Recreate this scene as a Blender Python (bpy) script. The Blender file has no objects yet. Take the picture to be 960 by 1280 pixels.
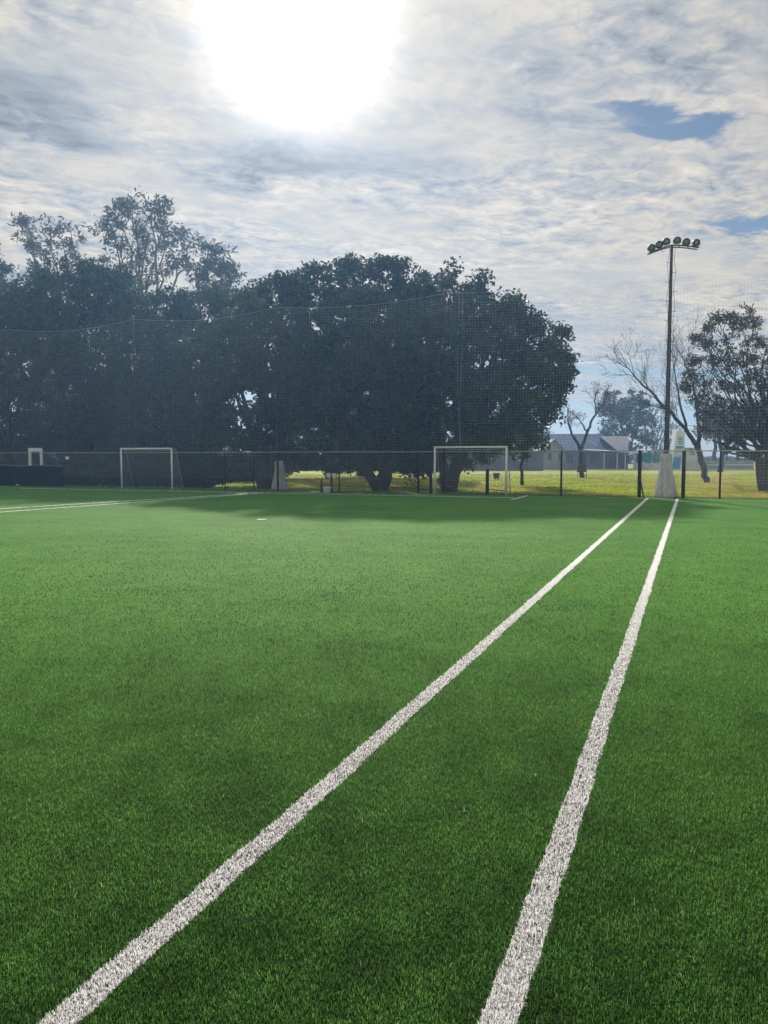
import bpy, bmesh, math, random
import numpy as np
from mathutils import Vector

random.seed(7)
RNG = np.random.default_rng(11)
SC = bpy.context.scene
COL = SC.collection
PI = math.pi

# ------------------------------------------------------------------ camera
EYE = 1.60
FPX = 961.0                      # focal length in pixels of the 960 x 1280 photograph
PITCH = math.radians(4.05)
cam_d = bpy.data.cameras.new("camera")
cam_d.sensor_fit = 'VERTICAL'
cam_d.sensor_height = 36.0
cam_d.lens = 36.0 * FPX / 1280.0
cam_d.clip_start = 0.05
cam_d.clip_end = 5000.0
cam = bpy.data.objects.new("camera", cam_d)
cam.location = (0, 0, EYE)
cam.rotation_euler = (PI / 2 - PITCH, 0, 0)
COL.objects.link(cam)
SC.camera = cam

FWD = np.array([0, math.cos(PITCH), -math.sin(PITCH)])
UPV = np.array([0, math.sin(PITCH), math.cos(PITCH)])
RGT = np.array([1.0, 0, 0])


def ray(px, py):
    return FWD + RGT * (px - 480) / FPX + UPV * (640 - py) / FPX


def ground(px, py, z=0.0):
    r = ray(px, py)
    t = (z - EYE) / r[2]
    return np.array([r[0] * t, r[1] * t, z])


def at(px, py, Y):
    r = ray(px, py)
    t = Y / r[1]
    return np.array([r[0] * t, Y, EYE + r[2] * t])


g_far = ray(864, 572)
U = np.array([g_far[0], g_far[1], 0.0]); U /= np.linalg.norm(U)      # along the white lines
V = np.array([-U[1], U[0], 0.0])                                     # to the left along the fence

# ------------------------------------------------------------------ node helpers
class S:
    """a shader socket (or number) with arithmetic"""
    def __init__(self, nt, s):
        self.nt, self.s = nt, s

    def _m(self, op, *args):
        n = self.nt.nodes.new('ShaderNodeMath')
        n.operation = op
        for i, a in enumerate(args):
            put(self.nt, a, n.inputs[i])
        return S(self.nt, n.outputs[0])

    def __add__(self, o): return self._m('ADD', self, o)
    def __radd__(self, o): return self._m('ADD', o, self)
    def __sub__(self, o): return self._m('SUBTRACT', self, o)
    def __rsub__(self, o): return self._m('SUBTRACT', o, self)
    def __mul__(self, o): return self._m('MULTIPLY', self, o)
    def __rmul__(self, o): return self._m('MULTIPLY', o, self)
    def __truediv__(self, o): return self._m('DIVIDE', self, o)
    def max(self, o): return self._m('MAXIMUM', self, o)
    def min(self, o): return self._m('MINIMUM', self, o)
    def pow(self, o): return self._m('POWER', self, o)
    def exp(self): return self._m('EXPONENT', self)
    def acos(self): return self._m('ARCCOSINE', self)

    def smooth(self, lo, hi, a=0.0, b=1.0):
        n = self.nt.nodes.new('ShaderNodeMapRange')
        n.interpolation_type = 'SMOOTHSTEP'
        put(self.nt, self, n.inputs[0])
        for i, v in zip((1, 2, 3, 4), (lo, hi, a, b)):
            n.inputs[i].default_value = v
        return S(self.nt, n.outputs[0])


def put(nt, a, sock):
    if isinstance(a, S):
        nt.links.new(a.s, sock)
    elif isinstance(a, bpy.types.NodeSocket):
        nt.links.new(a, sock)
    else:
        if hasattr(sock.default_value, '__len__'):
            a = tuple(a)
            if len(sock.default_value) == 4 and len(a) == 3:
                a = a + (1.0,)
        sock.default_value = a


def noise(nt, vec, scale, detail=4.0, rough=0.55, dist=0.0):
    n = nt.nodes.new('ShaderNodeTexNoise')
    put(nt, vec, n.inputs['Vector'])
    n.inputs['Scale'].default_value = scale
    n.inputs['Detail'].default_value = detail
    n.inputs['Roughness'].default_value = rough
    n.inputs['Distortion'].default_value = dist
    return S(nt, n.outputs['Fac'])


def combine(nt, x, y, z=0.0):
    n = nt.nodes.new('ShaderNodeCombineXYZ')
    for i, a in enumerate((x, y, z)):
        put(nt, a, n.inputs[i])
    return S(nt, n.outputs[0])


def mixc(nt, fac, a, b):
    n = nt.nodes.new('ShaderNodeMix')
    n.data_type = 'RGBA'
    put(nt, fac, n.inputs[0])
    put(nt, a, n.inputs[6])
    put(nt, b, n.inputs[7])
    return S(nt, n.outputs[2])


def scalec(nt, col, f):
    n = nt.nodes.new('ShaderNodeVectorMath')
    n.operation = 'SCALE'
    put(nt, col, n.inputs[0])
    put(nt, f, n.inputs['Scale'])
    return S(nt, n.outputs[0])


def sep(nt, vec):
    n = nt.nodes.new('ShaderNodeSeparateXYZ')
    put(nt, vec, n.inputs[0])
    return [S(nt, n.outputs[i]) for i in range(3)]


# ------------------------------------------------------------------ sun and sky
SUN_PX = (375, 20)
sd = ray(*SUN_PX)
sd = sd / np.linalg.norm(sd)
SUN_EL = math.asin(sd[2])
SUN_AZ = math.atan2(sd[0], sd[1])

sun_d = bpy.data.lights.new("sun", 'SUN')
sun_d.energy = 4.4
sun_d.angle = math.radians(2.2)
sun_d.color = (1.0, 0.93, 0.82)
sun = bpy.data.objects.new("sun", sun_d)
sun.rotation_euler = Vector(tuple(-sd)).to_track_quat('-Z', 'Y').to_euler()
sun.location = (0, 0, 60)
COL.objects.link(sun)

world = bpy.data.worlds.new("World")
SC.world = world
world.use_nodes = True
wn = world.node_tree
wn.nodes.clear()
w_out = wn.nodes.new('ShaderNodeOutputWorld')
sky = wn.nodes.new('ShaderNodeTexSky')
sky.sky_type = 'NISHITA'
sky.sun_disc = False
sky.sun_elevation = SUN_EL
sky.sun_rotation = SUN_AZ
sky.air_density = 1.0
sky.dust_density = 0.3
sky.ozone_density = 1.6
bg_sky = wn.nodes.new('ShaderNodeBackground')
bg_sky.inputs['Strength'].default_value = 0.042
wn.links.new(sky.outputs[0], bg_sky.inputs['Color'])
tc = wn.nodes.new('ShaderNodeTexCoord')
D = S(wn, tc.outputs['Generated'])
dx, dy, dz = sep(wn, D)
zc = dz.max(0.015) + 0.05
CX, CY = dx / zc, dy / zc                       # flat cloud deck seen in perspective


def deck(px, py):
    r = ray(px, py)
    r = r / np.linalg.norm(r)
    z = max(r[2], 0.015) + 0.05
    return r[0] / z, r[1] / z


P3 = combine(wn, CX, CY)
ca, sa = math.cos(math.radians(24)), math.sin(math.radians(24))
QX = CX * ca + CY * sa
QY = CY * ca - CX * sa
big = noise(wn, combine(wn, QX * 0.55, QY * 0.9, 3.1), 1.0, 5, 0.55, 0.6)
mid = noise(wn, combine(wn, QX * 1.3, QY * 2.6, 7.7), 1.0, 6, 0.62, 1.0)
rip = noise(wn, combine(wn, QX * 5.4, QY * 6.6, 1.3), 1.0, 4, 0.58, 0.9)
fine = noise(wn, combine(wn, QX * 14.0, QY * 17.0, 4.0), 1.0, 3, 0.6, 0.6)
warp = noise(wn, combine(wn, QX * 3.0, QY * 4.5, 21.0), 1.0, 5, 0.6, 0.5)
patchy = noise(wn, combine(wn, QX * 0.9, QY * 1.2, 11.0), 1.0, 3, 0.5, 0.3).smooth(0.38, 0.62, 0.25, 1.0)


def gap(px, py, rx, ry, tilt=0.0):
    """soft oval opening of the deck round the direction seen at px, py"""
    x0, y0 = deck(px, py)
    x1, _ = deck(px + rx, py)
    _, y1 = deck(px, py + ry)
    _, y2 = deck(px, py - ry)
    a, b = abs(x1 - x0), 0.5 * abs(y1 - y2)
    t = math.radians(tilt)
    wx, wy = CX - x0 + (mid - 0.5) * (1.6 * a), CY - y0 + (warp - 0.5) * (5.0 * b)
    ex = wx * math.cos(t) + wy * math.sin(t)
    ey = wy * math.cos(t) - wx * math.sin(t)
    q = (ex * ex) / (a * a) + (ey * ey) / (b * b)
    return (q * -1.0).exp()


gaps = gap(855, 150, 95, 24, 0) * 1.5 + gap(930, 278, 80, 13, 0) * 1.4 + gap(760, 132, 80, 14, 0) * 0.7
greys = gap(330, 212, 95, 24, 0) * 1.1 + gap(25, 130, 120, 60, 0) * 1.0 + gap(510, 235, 60, 22, 0) * 0.35 \
    + gap(670, 140, 70, 14, 0) * 0.35 + gap(900, 50, 200, 70, 0) * 0.55 + gap(60, 20, 120, 60, 0) * 0.25
far_edge = CY * 1.0 + CX * 0.10 + (big - 0.5) * 1.6           # the deck ends before the horizon
far_gap = far_edge.smooth(5.9, 6.3)
strips = noise(wn, combine(wn, CX * 0.22, dz * 55.0, 2.0), 1.0, 4, 0.55, 0.4)
far_cov = strips.smooth(0.50, 0.60)
cover = (((mid * 0.55 + rip * 0.28 + fine * 0.17) - 0.5) * 2.6 + 1.52 - gaps * 1.22).smooth(0.08, 0.80)
low = dz.smooth(0.0, 0.075)
cover = cover * (1.0 - far_gap * (1.0 - far_cov * 0.8)) 
# how thick, hence how grey, the sheet is
tex = (big - 0.5) * 0.40 + (mid - 0.5) * 0.62 + ((rip - 0.5) * 1.05 + (fine - 0.5) * 0.95) * patchy
bright = 0.425 + tex * 0.54 - greys * 0.20
cosang = dx * sd[0] + dy * sd[1] + dz * sd[2]
ang = cosang.min(0.99999).acos() * (180 / PI)
anw = ang * (1.0 + (mid - 0.5) * 0.55 + (big - 0.5) * 0.5)
aur = (((anw * (1 / 4.6)).pow(2.0)) * -1.0).exp() * 2.2 + ((anw * (1 / 9.5)) * -1.0).exp() * 0.52
core = (((ang * (1 / 3.0)).pow(2.0)) * -1.0).exp() * 6.0
lum = bright.max(0.12) * (1.0 + aur * 0.35) + aur * 0.30 + core
warm = ((ang * (1 / 24.0)) * -1.0).exp()
cream = mixc(wn, dz.smooth(0.08, 0.42), (1.22, 1.0, 0.70), (1.12, 1.0, 0.84))
tone = mixc(wn, warm, cream, (1.08, 1.0, 0.87))
tone = mixc(wn, (bright * -1.0 + 0.50).smooth(0.0, 0.22), tone, (0.95, 0.97, 1.0))
cl_col = scalec(wn, tone, lum)
bg_cl = wn.nodes.new('ShaderNodeBackground')
wn.links.new(cl_col.s, bg_cl.inputs['Color'])
mixw = wn.nodes.new('ShaderNodeMixShader')
put(wn, cover, mixw.inputs[0])
wn.links.new(bg_sky.outputs[0], mixw.inputs[1])
wn.links.new(bg_cl.outputs[0], mixw.inputs[2])
wn.links.new(mixw.outputs[0], w_out.inputs['Surface'])

SC.view_settings.view_transform = 'Standard'
SC.view_settings.look = 'None'
SC.view_settings.exposure = 0.34
SC.view_settings.gamma = 1.0
SC.view_settings.use_curve_mapping = False
SC.cycles.use_denoising = True
SC.cycles.max_bounces = 6
SC.cycles.transparent_max_bounces = 6
SC.cycles.volume_bounces = 0
SC.cycles.sample_clamp_indirect = 4.0

# ------------------------------------------------------------------ materials


def material(name):
    m = bpy.data.materials.new(name)
    m.use_nodes = True
    m.node_tree.nodes.clear()
    o = m.node_tree.nodes.new('ShaderNodeOutputMaterial')
    return m, m.node_tree, o


def pbsdf(nt, col, rough=0.6, spec=0.4, metal=0.0):
    b = nt.nodes.new('ShaderNodeBsdfPrincipled')
    put(nt, col, b.inputs['Base Color'])
    put(nt, rough, b.inputs['Roughness'])
    b.inputs['Specular IOR Level'].default_value = spec
    b.inputs['Metallic'].default_value = metal
    return b


def bump(nt, h, strength, dist, bsdf):
    n = nt.nodes.new('ShaderNodeBump')
    n.inputs['Strength'].default_value = strength
    n.inputs['Distance'].default_value = dist
    put(nt, h, n.inputs['Height'])
    nt.links.new(n.outputs[0], bsdf.inputs['Normal'])


def objco(nt, which='Object'):
    return S(nt, nt.nodes.new('ShaderNodeTexCoord').outputs[which])


def posco(nt):
    return S(nt, nt.nodes.new('ShaderNodeNewGeometry').outputs['Position'])


def mat_worn(name, c1, c2, rough=0.6, scale=3.0, spec=0.4, metal=0.0, bstr=0.15, bdist=0.01, stretch=None):
    m, nt, o = material(name)
    v = objco(nt)
    if stretch:
        x, y, z = sep(nt, v)
        v = combine(nt, x * stretch[0], y * stretch[1], z * stretch[2])
    n1 = noise(nt, v, scale, 5, 0.6)
    n2 = noise(nt, v, scale * 7, 3, 0.6)
    f = (n1 * 0.7 + n2 * 0.3).smooth(0.35, 0.65)
    b = pbsdf(nt, mixc(nt, f, c1, c2), rough, spec, metal)
    bump(nt, n1 * 0.5 + n2 * 0.5, bstr, bdist, b)
    nt.links.new(b.outputs[0], o.inputs[0])
    return m


def mat_leaf(name, dark, lite, trans=0.35, spec=0.25):
    m, nt, o = material(name)
    a = nt.nodes.new('ShaderNodeAttribute')
    a.attribute_name = 'tint'
    col = mixc(nt, S(nt, a.outputs['Fac']), dark, lite)
    b = pbsdf(nt, col, 0.55, spec)
    t = nt.nodes.new('ShaderNodeBsdfTranslucent')
    put(nt, scalec(nt, col, 1.15), t.inputs['Color'])
    mx = nt.nodes.new('ShaderNodeMixShader')
    mx.inputs[0].default_value = trans
    nt.links.new(b.outputs[0], mx.inputs[1])
    nt.links.new(t.outputs[0], mx.inputs[2])
    nt.links.new(mx.outputs[0], o.inputs[0])
    return m


M = {}
M['fig_leaf'] = mat_leaf('fig_leaf', (0.020, 0.044, 0.028), (0.050, 0.088, 0.046), 0.22, 0.3)
M['oak_leaf'] = mat_leaf('oak_leaf', (0.024, 0.050, 0.028), (0.070, 0.108, 0.046), 0.26)
M['euc_leaf'] = mat_leaf('euc_leaf', (0.055, 0.065, 0.040), (0.115, 0.125, 0.075), 0.28)
M['gum_leaf'] = mat_leaf('gum_leaf', (0.045, 0.042, 0.030), (0.10, 0.095, 0.065), 0.25)
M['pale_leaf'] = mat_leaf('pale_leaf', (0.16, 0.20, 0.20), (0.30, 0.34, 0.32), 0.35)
M['dry_leaf'] = mat_leaf('dry_leaf', (0.16, 0.09, 0.05), (0.30, 0.17, 0.09), 0.4)
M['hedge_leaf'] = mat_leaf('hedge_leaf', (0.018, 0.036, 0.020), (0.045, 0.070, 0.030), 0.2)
M['bark'] = mat_worn('bark', (0.022, 0.019, 0.017), (0.062, 0.054, 0.046), 0.9, 2.0, 0.15, 0, 0.6, 0.05, (4, 4, 0.8))
M['pale_bark'] = mat_worn('pale_bark', (0.10, 0.085, 0.07), (0.24, 0.21, 0.18), 0.85, 2.0, 0.2, 0, 0.5, 0.04, (4, 4, 0.8))
M['white_paint'] = mat_worn('white_paint', (0.76, 0.80, 0.85), (0.84, 0.88, 0.92), 0.4, 4.0, 0.5, 0, 0.05, 0.002)
M['galv'] = mat_worn('galvanised_steel', (0.30, 0.31, 0.32), (0.42, 0.43, 0.44), 0.45, 5.0, 0.5, 0.5, 0.05, 0.002)
M['dark_steel'] = mat_worn('dark_steel', (0.018, 0.022, 0.020), (0.045, 0.050, 0.045), 0.5, 5.0, 0.4, 0.0, 0.1, 0.003)
M['rust_steel'] = mat_worn('weathered_steel', (0.040, 0.034, 0.030), (0.085, 0.070, 0.060), 0.65, 3.0, 0.3, 0.2, 0.1, 0.003)
M['lens'] = mat_worn('lamp_glass', (0.26, 0.26, 0.27), (0.40, 0.40, 0.41), 0.35, 9.0, 0.5)
M['twine'] = mat_worn('net_twine', (0.38, 0.41, 0.43), (0.54, 0.56, 0.57), 0.7, 6.0, 0.3)
M['goal_twine'] = mat_worn('goal_twine', (0.30, 0.33, 0.34), (0.46, 0.48, 0.48), 0.7, 6.0, 0.3)
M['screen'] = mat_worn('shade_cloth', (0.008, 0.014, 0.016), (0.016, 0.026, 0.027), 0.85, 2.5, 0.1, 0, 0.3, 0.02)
M['teal_cloth'] = mat_worn('green_cloth', (0.01, 0.15, 0.11), (0.02, 0.21, 0.16), 0.8, 1.5, 0.2, 0, 0.3, 0.03)
M['plaster'] = mat_worn('grey_plaster', (0.22, 0.225, 0.23), (0.34, 0.34, 0.34), 0.85, 1.2, 0.2, 0, 0.4, 0.02)
M['dim_wall'] = mat_worn('brown_render', (0.10, 0.095, 0.09), (0.17, 0.16, 0.15), 0.9, 0.8, 0.2, 0, 0.4, 0.02)
M['blue_roof'] = mat_worn('blue_metal_roof', (0.030, 0.060, 0.19), (0.050, 0.085, 0.24), 0.45, 0.8, 0.4, 0.0)
M['skylit_roof'] = mat_worn('skylit_metal_roof', (0.42, 0.42, 0.50), (0.56, 0.55, 0.62), 0.4, 0.8, 0.4, 0.0)  # sky light caught by the wing's front slope put into the colour
M['pane'] = mat_worn('window_glass', (0.02, 0.025, 0.03), (0.035, 0.04, 0.05), 0.12, 2.0, 0.6)
M['concrete'] = mat_worn('concrete', (0.40, 0.39, 0.37), (0.55, 0.54, 0.51), 0.85, 1.2, 0.2, 0, 0.3, 0.01)
M['blue_panel'] = mat_worn('blue_panel', (0.02, 0.22, 0.50), (0.03, 0.28, 0.60), 0.4, 2.0, 0.4)
M['cream'] = mat_worn('cream_panel', (0.55, 0.54, 0.52), (0.68, 0.67, 0.65), 0.6, 1.2, 0.3)
M['wood_dark'] = mat_worn('dark_timber', (0.035, 0.028, 0.020), (0.075, 0.055, 0.04), 0.85, 3.0, 0.2, 0, 0.4, 0.01, (4, 4, 0.6))


def mat_wrap():
    m, nt, o = material('white_mesh_cloth')
    v = objco(nt)
    x, y, z = sep(nt, v)
    n1 = noise(nt, combine(nt, x * 9, y * 9, z * 1.5), 1.0, 5, 0.65)
    col = mixc(nt, n1.smooth(0.3, 0.7), (0.52, 0.54, 0.58), (0.84, 0.85, 0.88))
    b = pbsdf(nt, col, 0.8, 0.2)
    t = nt.nodes.new('ShaderNodeBsdfTranslucent')
    put(nt, col, t.inputs['Color'])
    bump(nt, n1, 0.6, 0.05, b)
    mx = nt.nodes.new('ShaderNodeMixShader')
    mx.inputs[0].default_value = 0.5
    nt.links.new(b.outputs[0], mx.inputs[1])
    nt.links.new(t.outputs[0], mx.inputs[2])
    nt.links.new(mx.outputs[0], o.inputs[0])
    return m


M['wrap'] = mat_wrap()


def mat_turf():
    """rubber infill between the modelled fibres; farther off, where single fibres are no longer modelled densely, the fibre tops, their lit brightness put into the colour"""
    m, nt, o = material('turf_backing')
    v = posco(nt)
    x, y, z = sep(nt, v)
    r = (x * x + y * y).pow(0.5)
    n1 = noise(nt, v, 0.35, 4, 0.6)
    n2 = noise(nt, v, 38.0, 3, 0.7)
    n3 = noise(nt, v, 7.0, 4, 0.65)
    n4 = noise(nt, v, 1.3, 4, 0.6)
    col = mixc(nt, n2.smooth(0.35, 0.65), (0.005, 0.015, 0.006), (0.014, 0.042, 0.013))
    f = (n1 * 0.25 + n4 * 0.25 + n3 * 0.25 + n2 * 0.25).smooth(0.38, 0.62)
    # pile direction changes between the laid rolls, and the pile is trodden unevenly
    pu, pv = x * float(U[0]) + y * float(U[1]), x * float(V[0]) + y * float(V[1])
    tread = noise(nt, combine(nt, pu * 0.9, pv * 0.16, 5.0), 1.0, 4, 0.6, 0.4)
    f = (f + (tread - 0.5) * 0.9).max(0.0).min(1.0)
    top = mixc(nt, f, (0.056, 0.165, 0.026), (0.104, 0.245, 0.044))
    col = mixc(nt, r.smooth(0.5, 9.5), col, top)  # lit fibre tips painted in, brighter with distance from the eye
    b = pbsdf(nt, col, 0.85, 0.03)
    bump(nt, n2 * 0.6 + n3 * 0.4, 0.5, 0.02, b)
    nt.links.new(b.outputs[0], o.inputs[0])
    return m


def mat_blade(name, dark, lite, trans, rough, spec, patch=True, tcol=(1.3, 1.3, 1.3)):
    m, nt, o = material(name)
    a = nt.nodes.new('ShaderNodeAttribute')
    a.attribute_name = 'tint'
    t0 = S(nt, a.outputs['Fac'])
    col = mixc(nt, t0, dark, lite)
    if patch:
        v = posco(nt)
        n1 = noise(nt, v, 0.9, 4, 0.6)
        n2 = noise(nt, v, 3.7, 3, 0.6)
        f = (n1 * 0.6 + n2 * 0.4).smooth(0.36, 0.64, 0.62, 1.22)
        col = scalec(nt, col, f)
        col = mixc(nt, n1.smooth(0.45, 0.7, 0.0, 0.22), col, (0.055, 0.105, 0.022))
    b = pbsdf(nt, col, rough, spec)
    t = nt.nodes.new('ShaderNodeBsdfTranslucent')
    vm = nt.nodes.new('ShaderNodeVectorMath')
    vm.operation = 'MULTIPLY'
    put(nt, col, vm.inputs[0])
    vm.inputs[1].default_value = tcol
    nt.links.new(vm.outputs[0], t.inputs['Color'])
    mx = nt.nodes.new('ShaderNodeMixShader')
    mx.inputs[0].default_value = trans
    nt.links.new(b.outputs[0], mx.inputs[1])
    nt.links.new(t.outputs[0], mx.inputs[2])
    nt.links.new(mx.outputs[0], o.inputs[0])
    return m


M['turf'] = mat_turf()
M['blade'] = mat_blade('turf_fibre', (0.014, 0.074, 0.020), (0.118, 0.255, 0.076), 0.57, 0.5, 0.06, True, (2.05, 1.75, 1.35))
M['white_blade'] = mat_blade('white_fibre', (0.84, 0.85, 0.86), (0.95, 0.95, 0.96), 0.55, 0.5, 0.3, False, (1.0, 1.0, 1.0))


def mat_line():
    m, nt, o = material('line_backing')
    v = posco(nt)
    x, y, z = sep(nt, v)
    r = (x * x + y * y).pow(0.5)
    n2 = noise(nt, v, 40.0, 3, 0.7)
    col = mixc(nt, n2.smooth(0.35, 0.65), (0.02, 0.02, 0.024), (0.14, 0.14, 0.15))
    top = mixc(nt, n2.smooth(0.35, 0.65), (0.70, 0.70, 0.71), (0.88, 0.88, 0.88))
    b = pbsdf(nt, mixc(nt, r.smooth(3.0, 14.0), col, top), 0.85, 0.1)
    nt.links.new(b.outputs[0], o.inputs[0])
    return m


M['line_base'] = mat_line()



def lawn_colour(nt):
    v = posco(nt)
    n1 = noise(nt, v, 0.07, 5, 0.6)
    n2 = noise(nt, v, 0.40, 5, 0.65)
    n3 = noise(nt, v, 9.0, 4, 0.7)
    col = mixc(nt, n2.smooth(0.3, 0.7), (0.19, 0.28, 0.020), (0.46, 0.50, 0.045))
    dry = (n1 * 0.55 + n2 * 0.45).smooth(0.49, 0.60, 0, 0.85)
    col = mixc(nt, dry, col, (0.48, 0.35, 0.13))
    return scalec(nt, col, n3.smooth(0.25, 0.75, 0.6, 1.25)), n2, n3


def mat_lawn():
    m, nt, o = material('lawn_grass')
    col, n2, n3 = lawn_colour(nt)
    b = pbsdf(nt, col, 0.85, 0.1)
    bump(nt, n3 * 0.6 + n2 * 0.4, 0.9, 0.06, b)
    nt.links.new(b.outputs[0], o.inputs[0])
    return m


def mat_tuft():
    m, nt, o = material('lawn_tuft')
    col, n2, n3 = lawn_colour(nt)
    b = pbsdf(nt, col, 0.8, 0.0)
    t = nt.nodes.new('ShaderNodeBsdfTranslucent')
    put(nt, scalec(nt, col, 1.2), t.inputs['Color'])
    mx = nt.nodes.new('ShaderNodeMixShader')
    mx.inputs[0].default_value = 0.45
    nt.links.new(b.outputs[0], mx.inputs[1])
    nt.links.new(t.outputs[0], mx.inputs[2])
    nt.links.new(mx.outputs[0], o.inputs[0])
    return m


M['lawn'] = mat_lawn()
M['lawn_blade'] = mat_blade('lawn_blade', (0.12, 0.16, 0.03), (0.30, 0.30, 0.09), 0.4, 0.6, 0.2, False)

# ------------------------------------------------------------------ mesh helpers


class MB:
    """collects shapes and links them as ONE mesh object"""
    def __init__(self):
        self.v, self.f = [], []
        self.n = 0

    def add(self, verts, faces):
        k = self.n
        self.v.extend([tuple(float(c) for c in p) for p in verts])
        self.f.extend([tuple(i + k for i in q) for q in faces])
        self.n += len(verts)
        return self

    def box(self, c, s, rz=0.0, tx=1.0, ty=1.0):
        """box centred in plan at c, standing from z=c[2]; tx, ty shrink the top"""
        cr, sr = math.cos(rz), math.sin(rz)
        vs = []
        for zz, kx, ky in ((0, 1, 1), (1, tx, ty)):
            for sx, sy in ((-1, -1), (1, -1), (1, 1), (-1, 1)):
                x, y = sx * s[0] / 2 * kx, sy * s[1] / 2 * ky
                vs.append((c[0] + x * cr - y * sr, c[1] + x * sr + y * cr, c[2] + zz * s[2]))
        return self.add(vs, [(3, 2, 1, 0), (4, 5, 6, 7), (0, 1, 5, 4), (1, 2, 6, 5), (2, 3, 7, 6), (3, 0, 4, 7)])

    def tube(self, pts, rad, sides=6, jit=0.0, caps=True):
        pts = np.asarray(pts, float)
        n = len(pts)
        rad = np.broadcast_to(np.asarray(rad, float), (n,))
        tan = np.gradient(pts, axis=0)
        tan /= np.linalg.norm(tan, axis=1)[:, None] + 1e-9
        ref = np.array([0, 0, 1.0]) if abs(tan[0][2]) < 0.9 else np.array([1.0, 0, 0])
        a = np.cross(tan, ref)
        a /= np.linalg.norm(a, axis=1)[:, None] + 1e-9
        b = np.cross(tan, a)
        th = np.arange(sides) * 2 * PI / sides
        rr = rad[:, None] * (1 + jit * RNG.uniform(-1, 1, (n, sides)) if jit else np.ones((n, sides)))
        ring = pts[:, None, :] + (a[:, None, :] * np.cos(th)[None, :, None] + b[:, None, :] * np.sin(th)[None, :, None]) * rr[:, :, None]
        fs = []
        for i in range(n - 1):
            for j in range(sides):
                j2 = (j + 1) % sides
                fs.append((i * sides + j, i * sides + j2, (i + 1) * sides + j2, (i + 1) * sides + j))
        if caps:
            fs.append(tuple(range(sides - 1, -1, -1)))
            fs.append(tuple((n - 1) * sides + j for j in range(sides)))
        return self.add(ring.reshape(-1, 3), fs)

    def lathe(self, c, prof, sides=20, axis=None, jit=None):
        """profile [(r, h)] turned about axis through c"""
        ax = np.array([0, 0, 1.0]) if axis is None else np.asarray(axis, float) / np.linalg.norm(axis)
        ref = np.array([1.0, 0, 0]) if abs(ax[0]) < 0.9 else np.array([0, 1.0, 0])
        a = np.cross(ax, ref)
        a /= np.linalg.norm(a)
        b = np.cross(ax, a)
        vs, fs = [], []
        for k, (r, h) in enumerate(prof):
            for j in range(sides):
                t = 2 * PI * j / sides
                q = r if jit is None else r * jit(t, k)
                vs.append(np.asarray(c) + ax * h + (a * math.cos(t) + b * math.sin(t)) * q)
        for k in range(len(prof) - 1):
            for j in range(sides):
                j2 = (j + 1) % sides
                fs.append((k * sides + j, k * sides + j2, (k + 1) * sides + j2, (k + 1) * sides + j))
        fs.append(tuple(range(sides - 1, -1, -1)))
        fs.append(tuple((len(prof) - 1) * sides + j for j in range(sides)))
        return self.add(vs, fs)

    def slab(self, quad, thick):
        """a polygon given thickness along its normal"""
        q = [np.asarray(p, float) for p in quad]
        nrm = np.cross(q[1] - q[0], q[2] - q[0])
        nrm /= np.linalg.norm(nrm)
        k = len(q)
        vs = q + [p + nrm * thick for p in q]
        fs = [tuple(range(k - 1, -1, -1)), tuple(range(k, 2 * k))]
        fs += [(i, (i + 1) % k, k + (i + 1) % k, k + i) for i in range(k)]
        return self.add(vs, fs)

    def build(self, name, mat, parent=None, smooth=False):
        me = bpy.data.meshes.new(name)
        me.from_pydata(self.v, [], self.f)
        me.materials.append(mat)
        if smooth:
            me.polygons.foreach_set('use_smooth', np.ones(len(me.polygons), bool))
        me.update()
        return link(name, me, parent)


def link(name, data, parent=None):
    o = bpy.data.objects.new(name, data)
    COL.objects.link(o)
    if parent is not None:
        o.parent = parent
        if parent.type == 'EMPTY':
            o.matrix_parent_inverse = parent_inv(parent)
    return o


def parent_inv(p):
    from mathutils import Matrix
    return (Matrix.Translation(p.location) @ p.rotation_euler.to_matrix().to_4x4()).inverted()


def tag(o, label=None, cat=None, group=None, kind=None):
    if label: o['label'] = label
    if cat: o['category'] = cat
    if group: o['group'] = group
    if kind: o['kind'] = kind
    return o


def thing(name, loc, label, cat, group=None):
    o = bpy.data.objects.new(name, None)
    o.empty_display_size = 0.3
    o.location = tuple(float(c) for c in loc)
    COL.objects.link(o)
    return tag(o, label, cat, group)


def big_mesh(name, verts, faces, mat, tint=None, parent=None):
    """verts (N,3); faces (F,k) with one k"""
    me = bpy.data.meshes.new(name)
    nf, k = faces.shape
    me.vertices.add(len(verts))
    me.vertices.foreach_set('co', verts.astype(np.float32).ravel())
    me.loops.add(nf * k)
    me.loops.foreach_set('vertex_index', faces.astype(np.int32).ravel())
    me.polygons.add(nf)
    me.polygons.foreach_set('loop_start', np.arange(0, nf * k, k, dtype=np.int32))
    me.update(calc_edges=True)
    if tint is not None:
        at_ = me.attributes.new('tint', 'FLOAT', 'POINT')
        at_.data.foreach_set('value', tint.astype(np.float32))
    me.materials.append(mat)
    return link(name, me, parent)


# ------------------------------------------------------------------ pitch frame
fp = [ground(0, 607.5), ground(960, 624), ground(480, 616)]
UF = float(np.mean([p @ U for p in fp]))                             # fence distance along U


def uv(u, v, z=0.0):
    return U * u + V * v + np.array([0, 0, z])


def fence_v(px, du=0.0):
    """v of the fence line (du in front of it when negative) where image column px crosses it"""
    r = ray(px, 572); r = r / r[1]
    # (r*t) . U = UF+du
    t = (UF + du) / (r[:2] @ U[:2])
    return float((r * t) @ V)


def on_fence(px, z=0.0, du=0.0):
    return uv(UF + du, fence_v(px, du), z)


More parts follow.
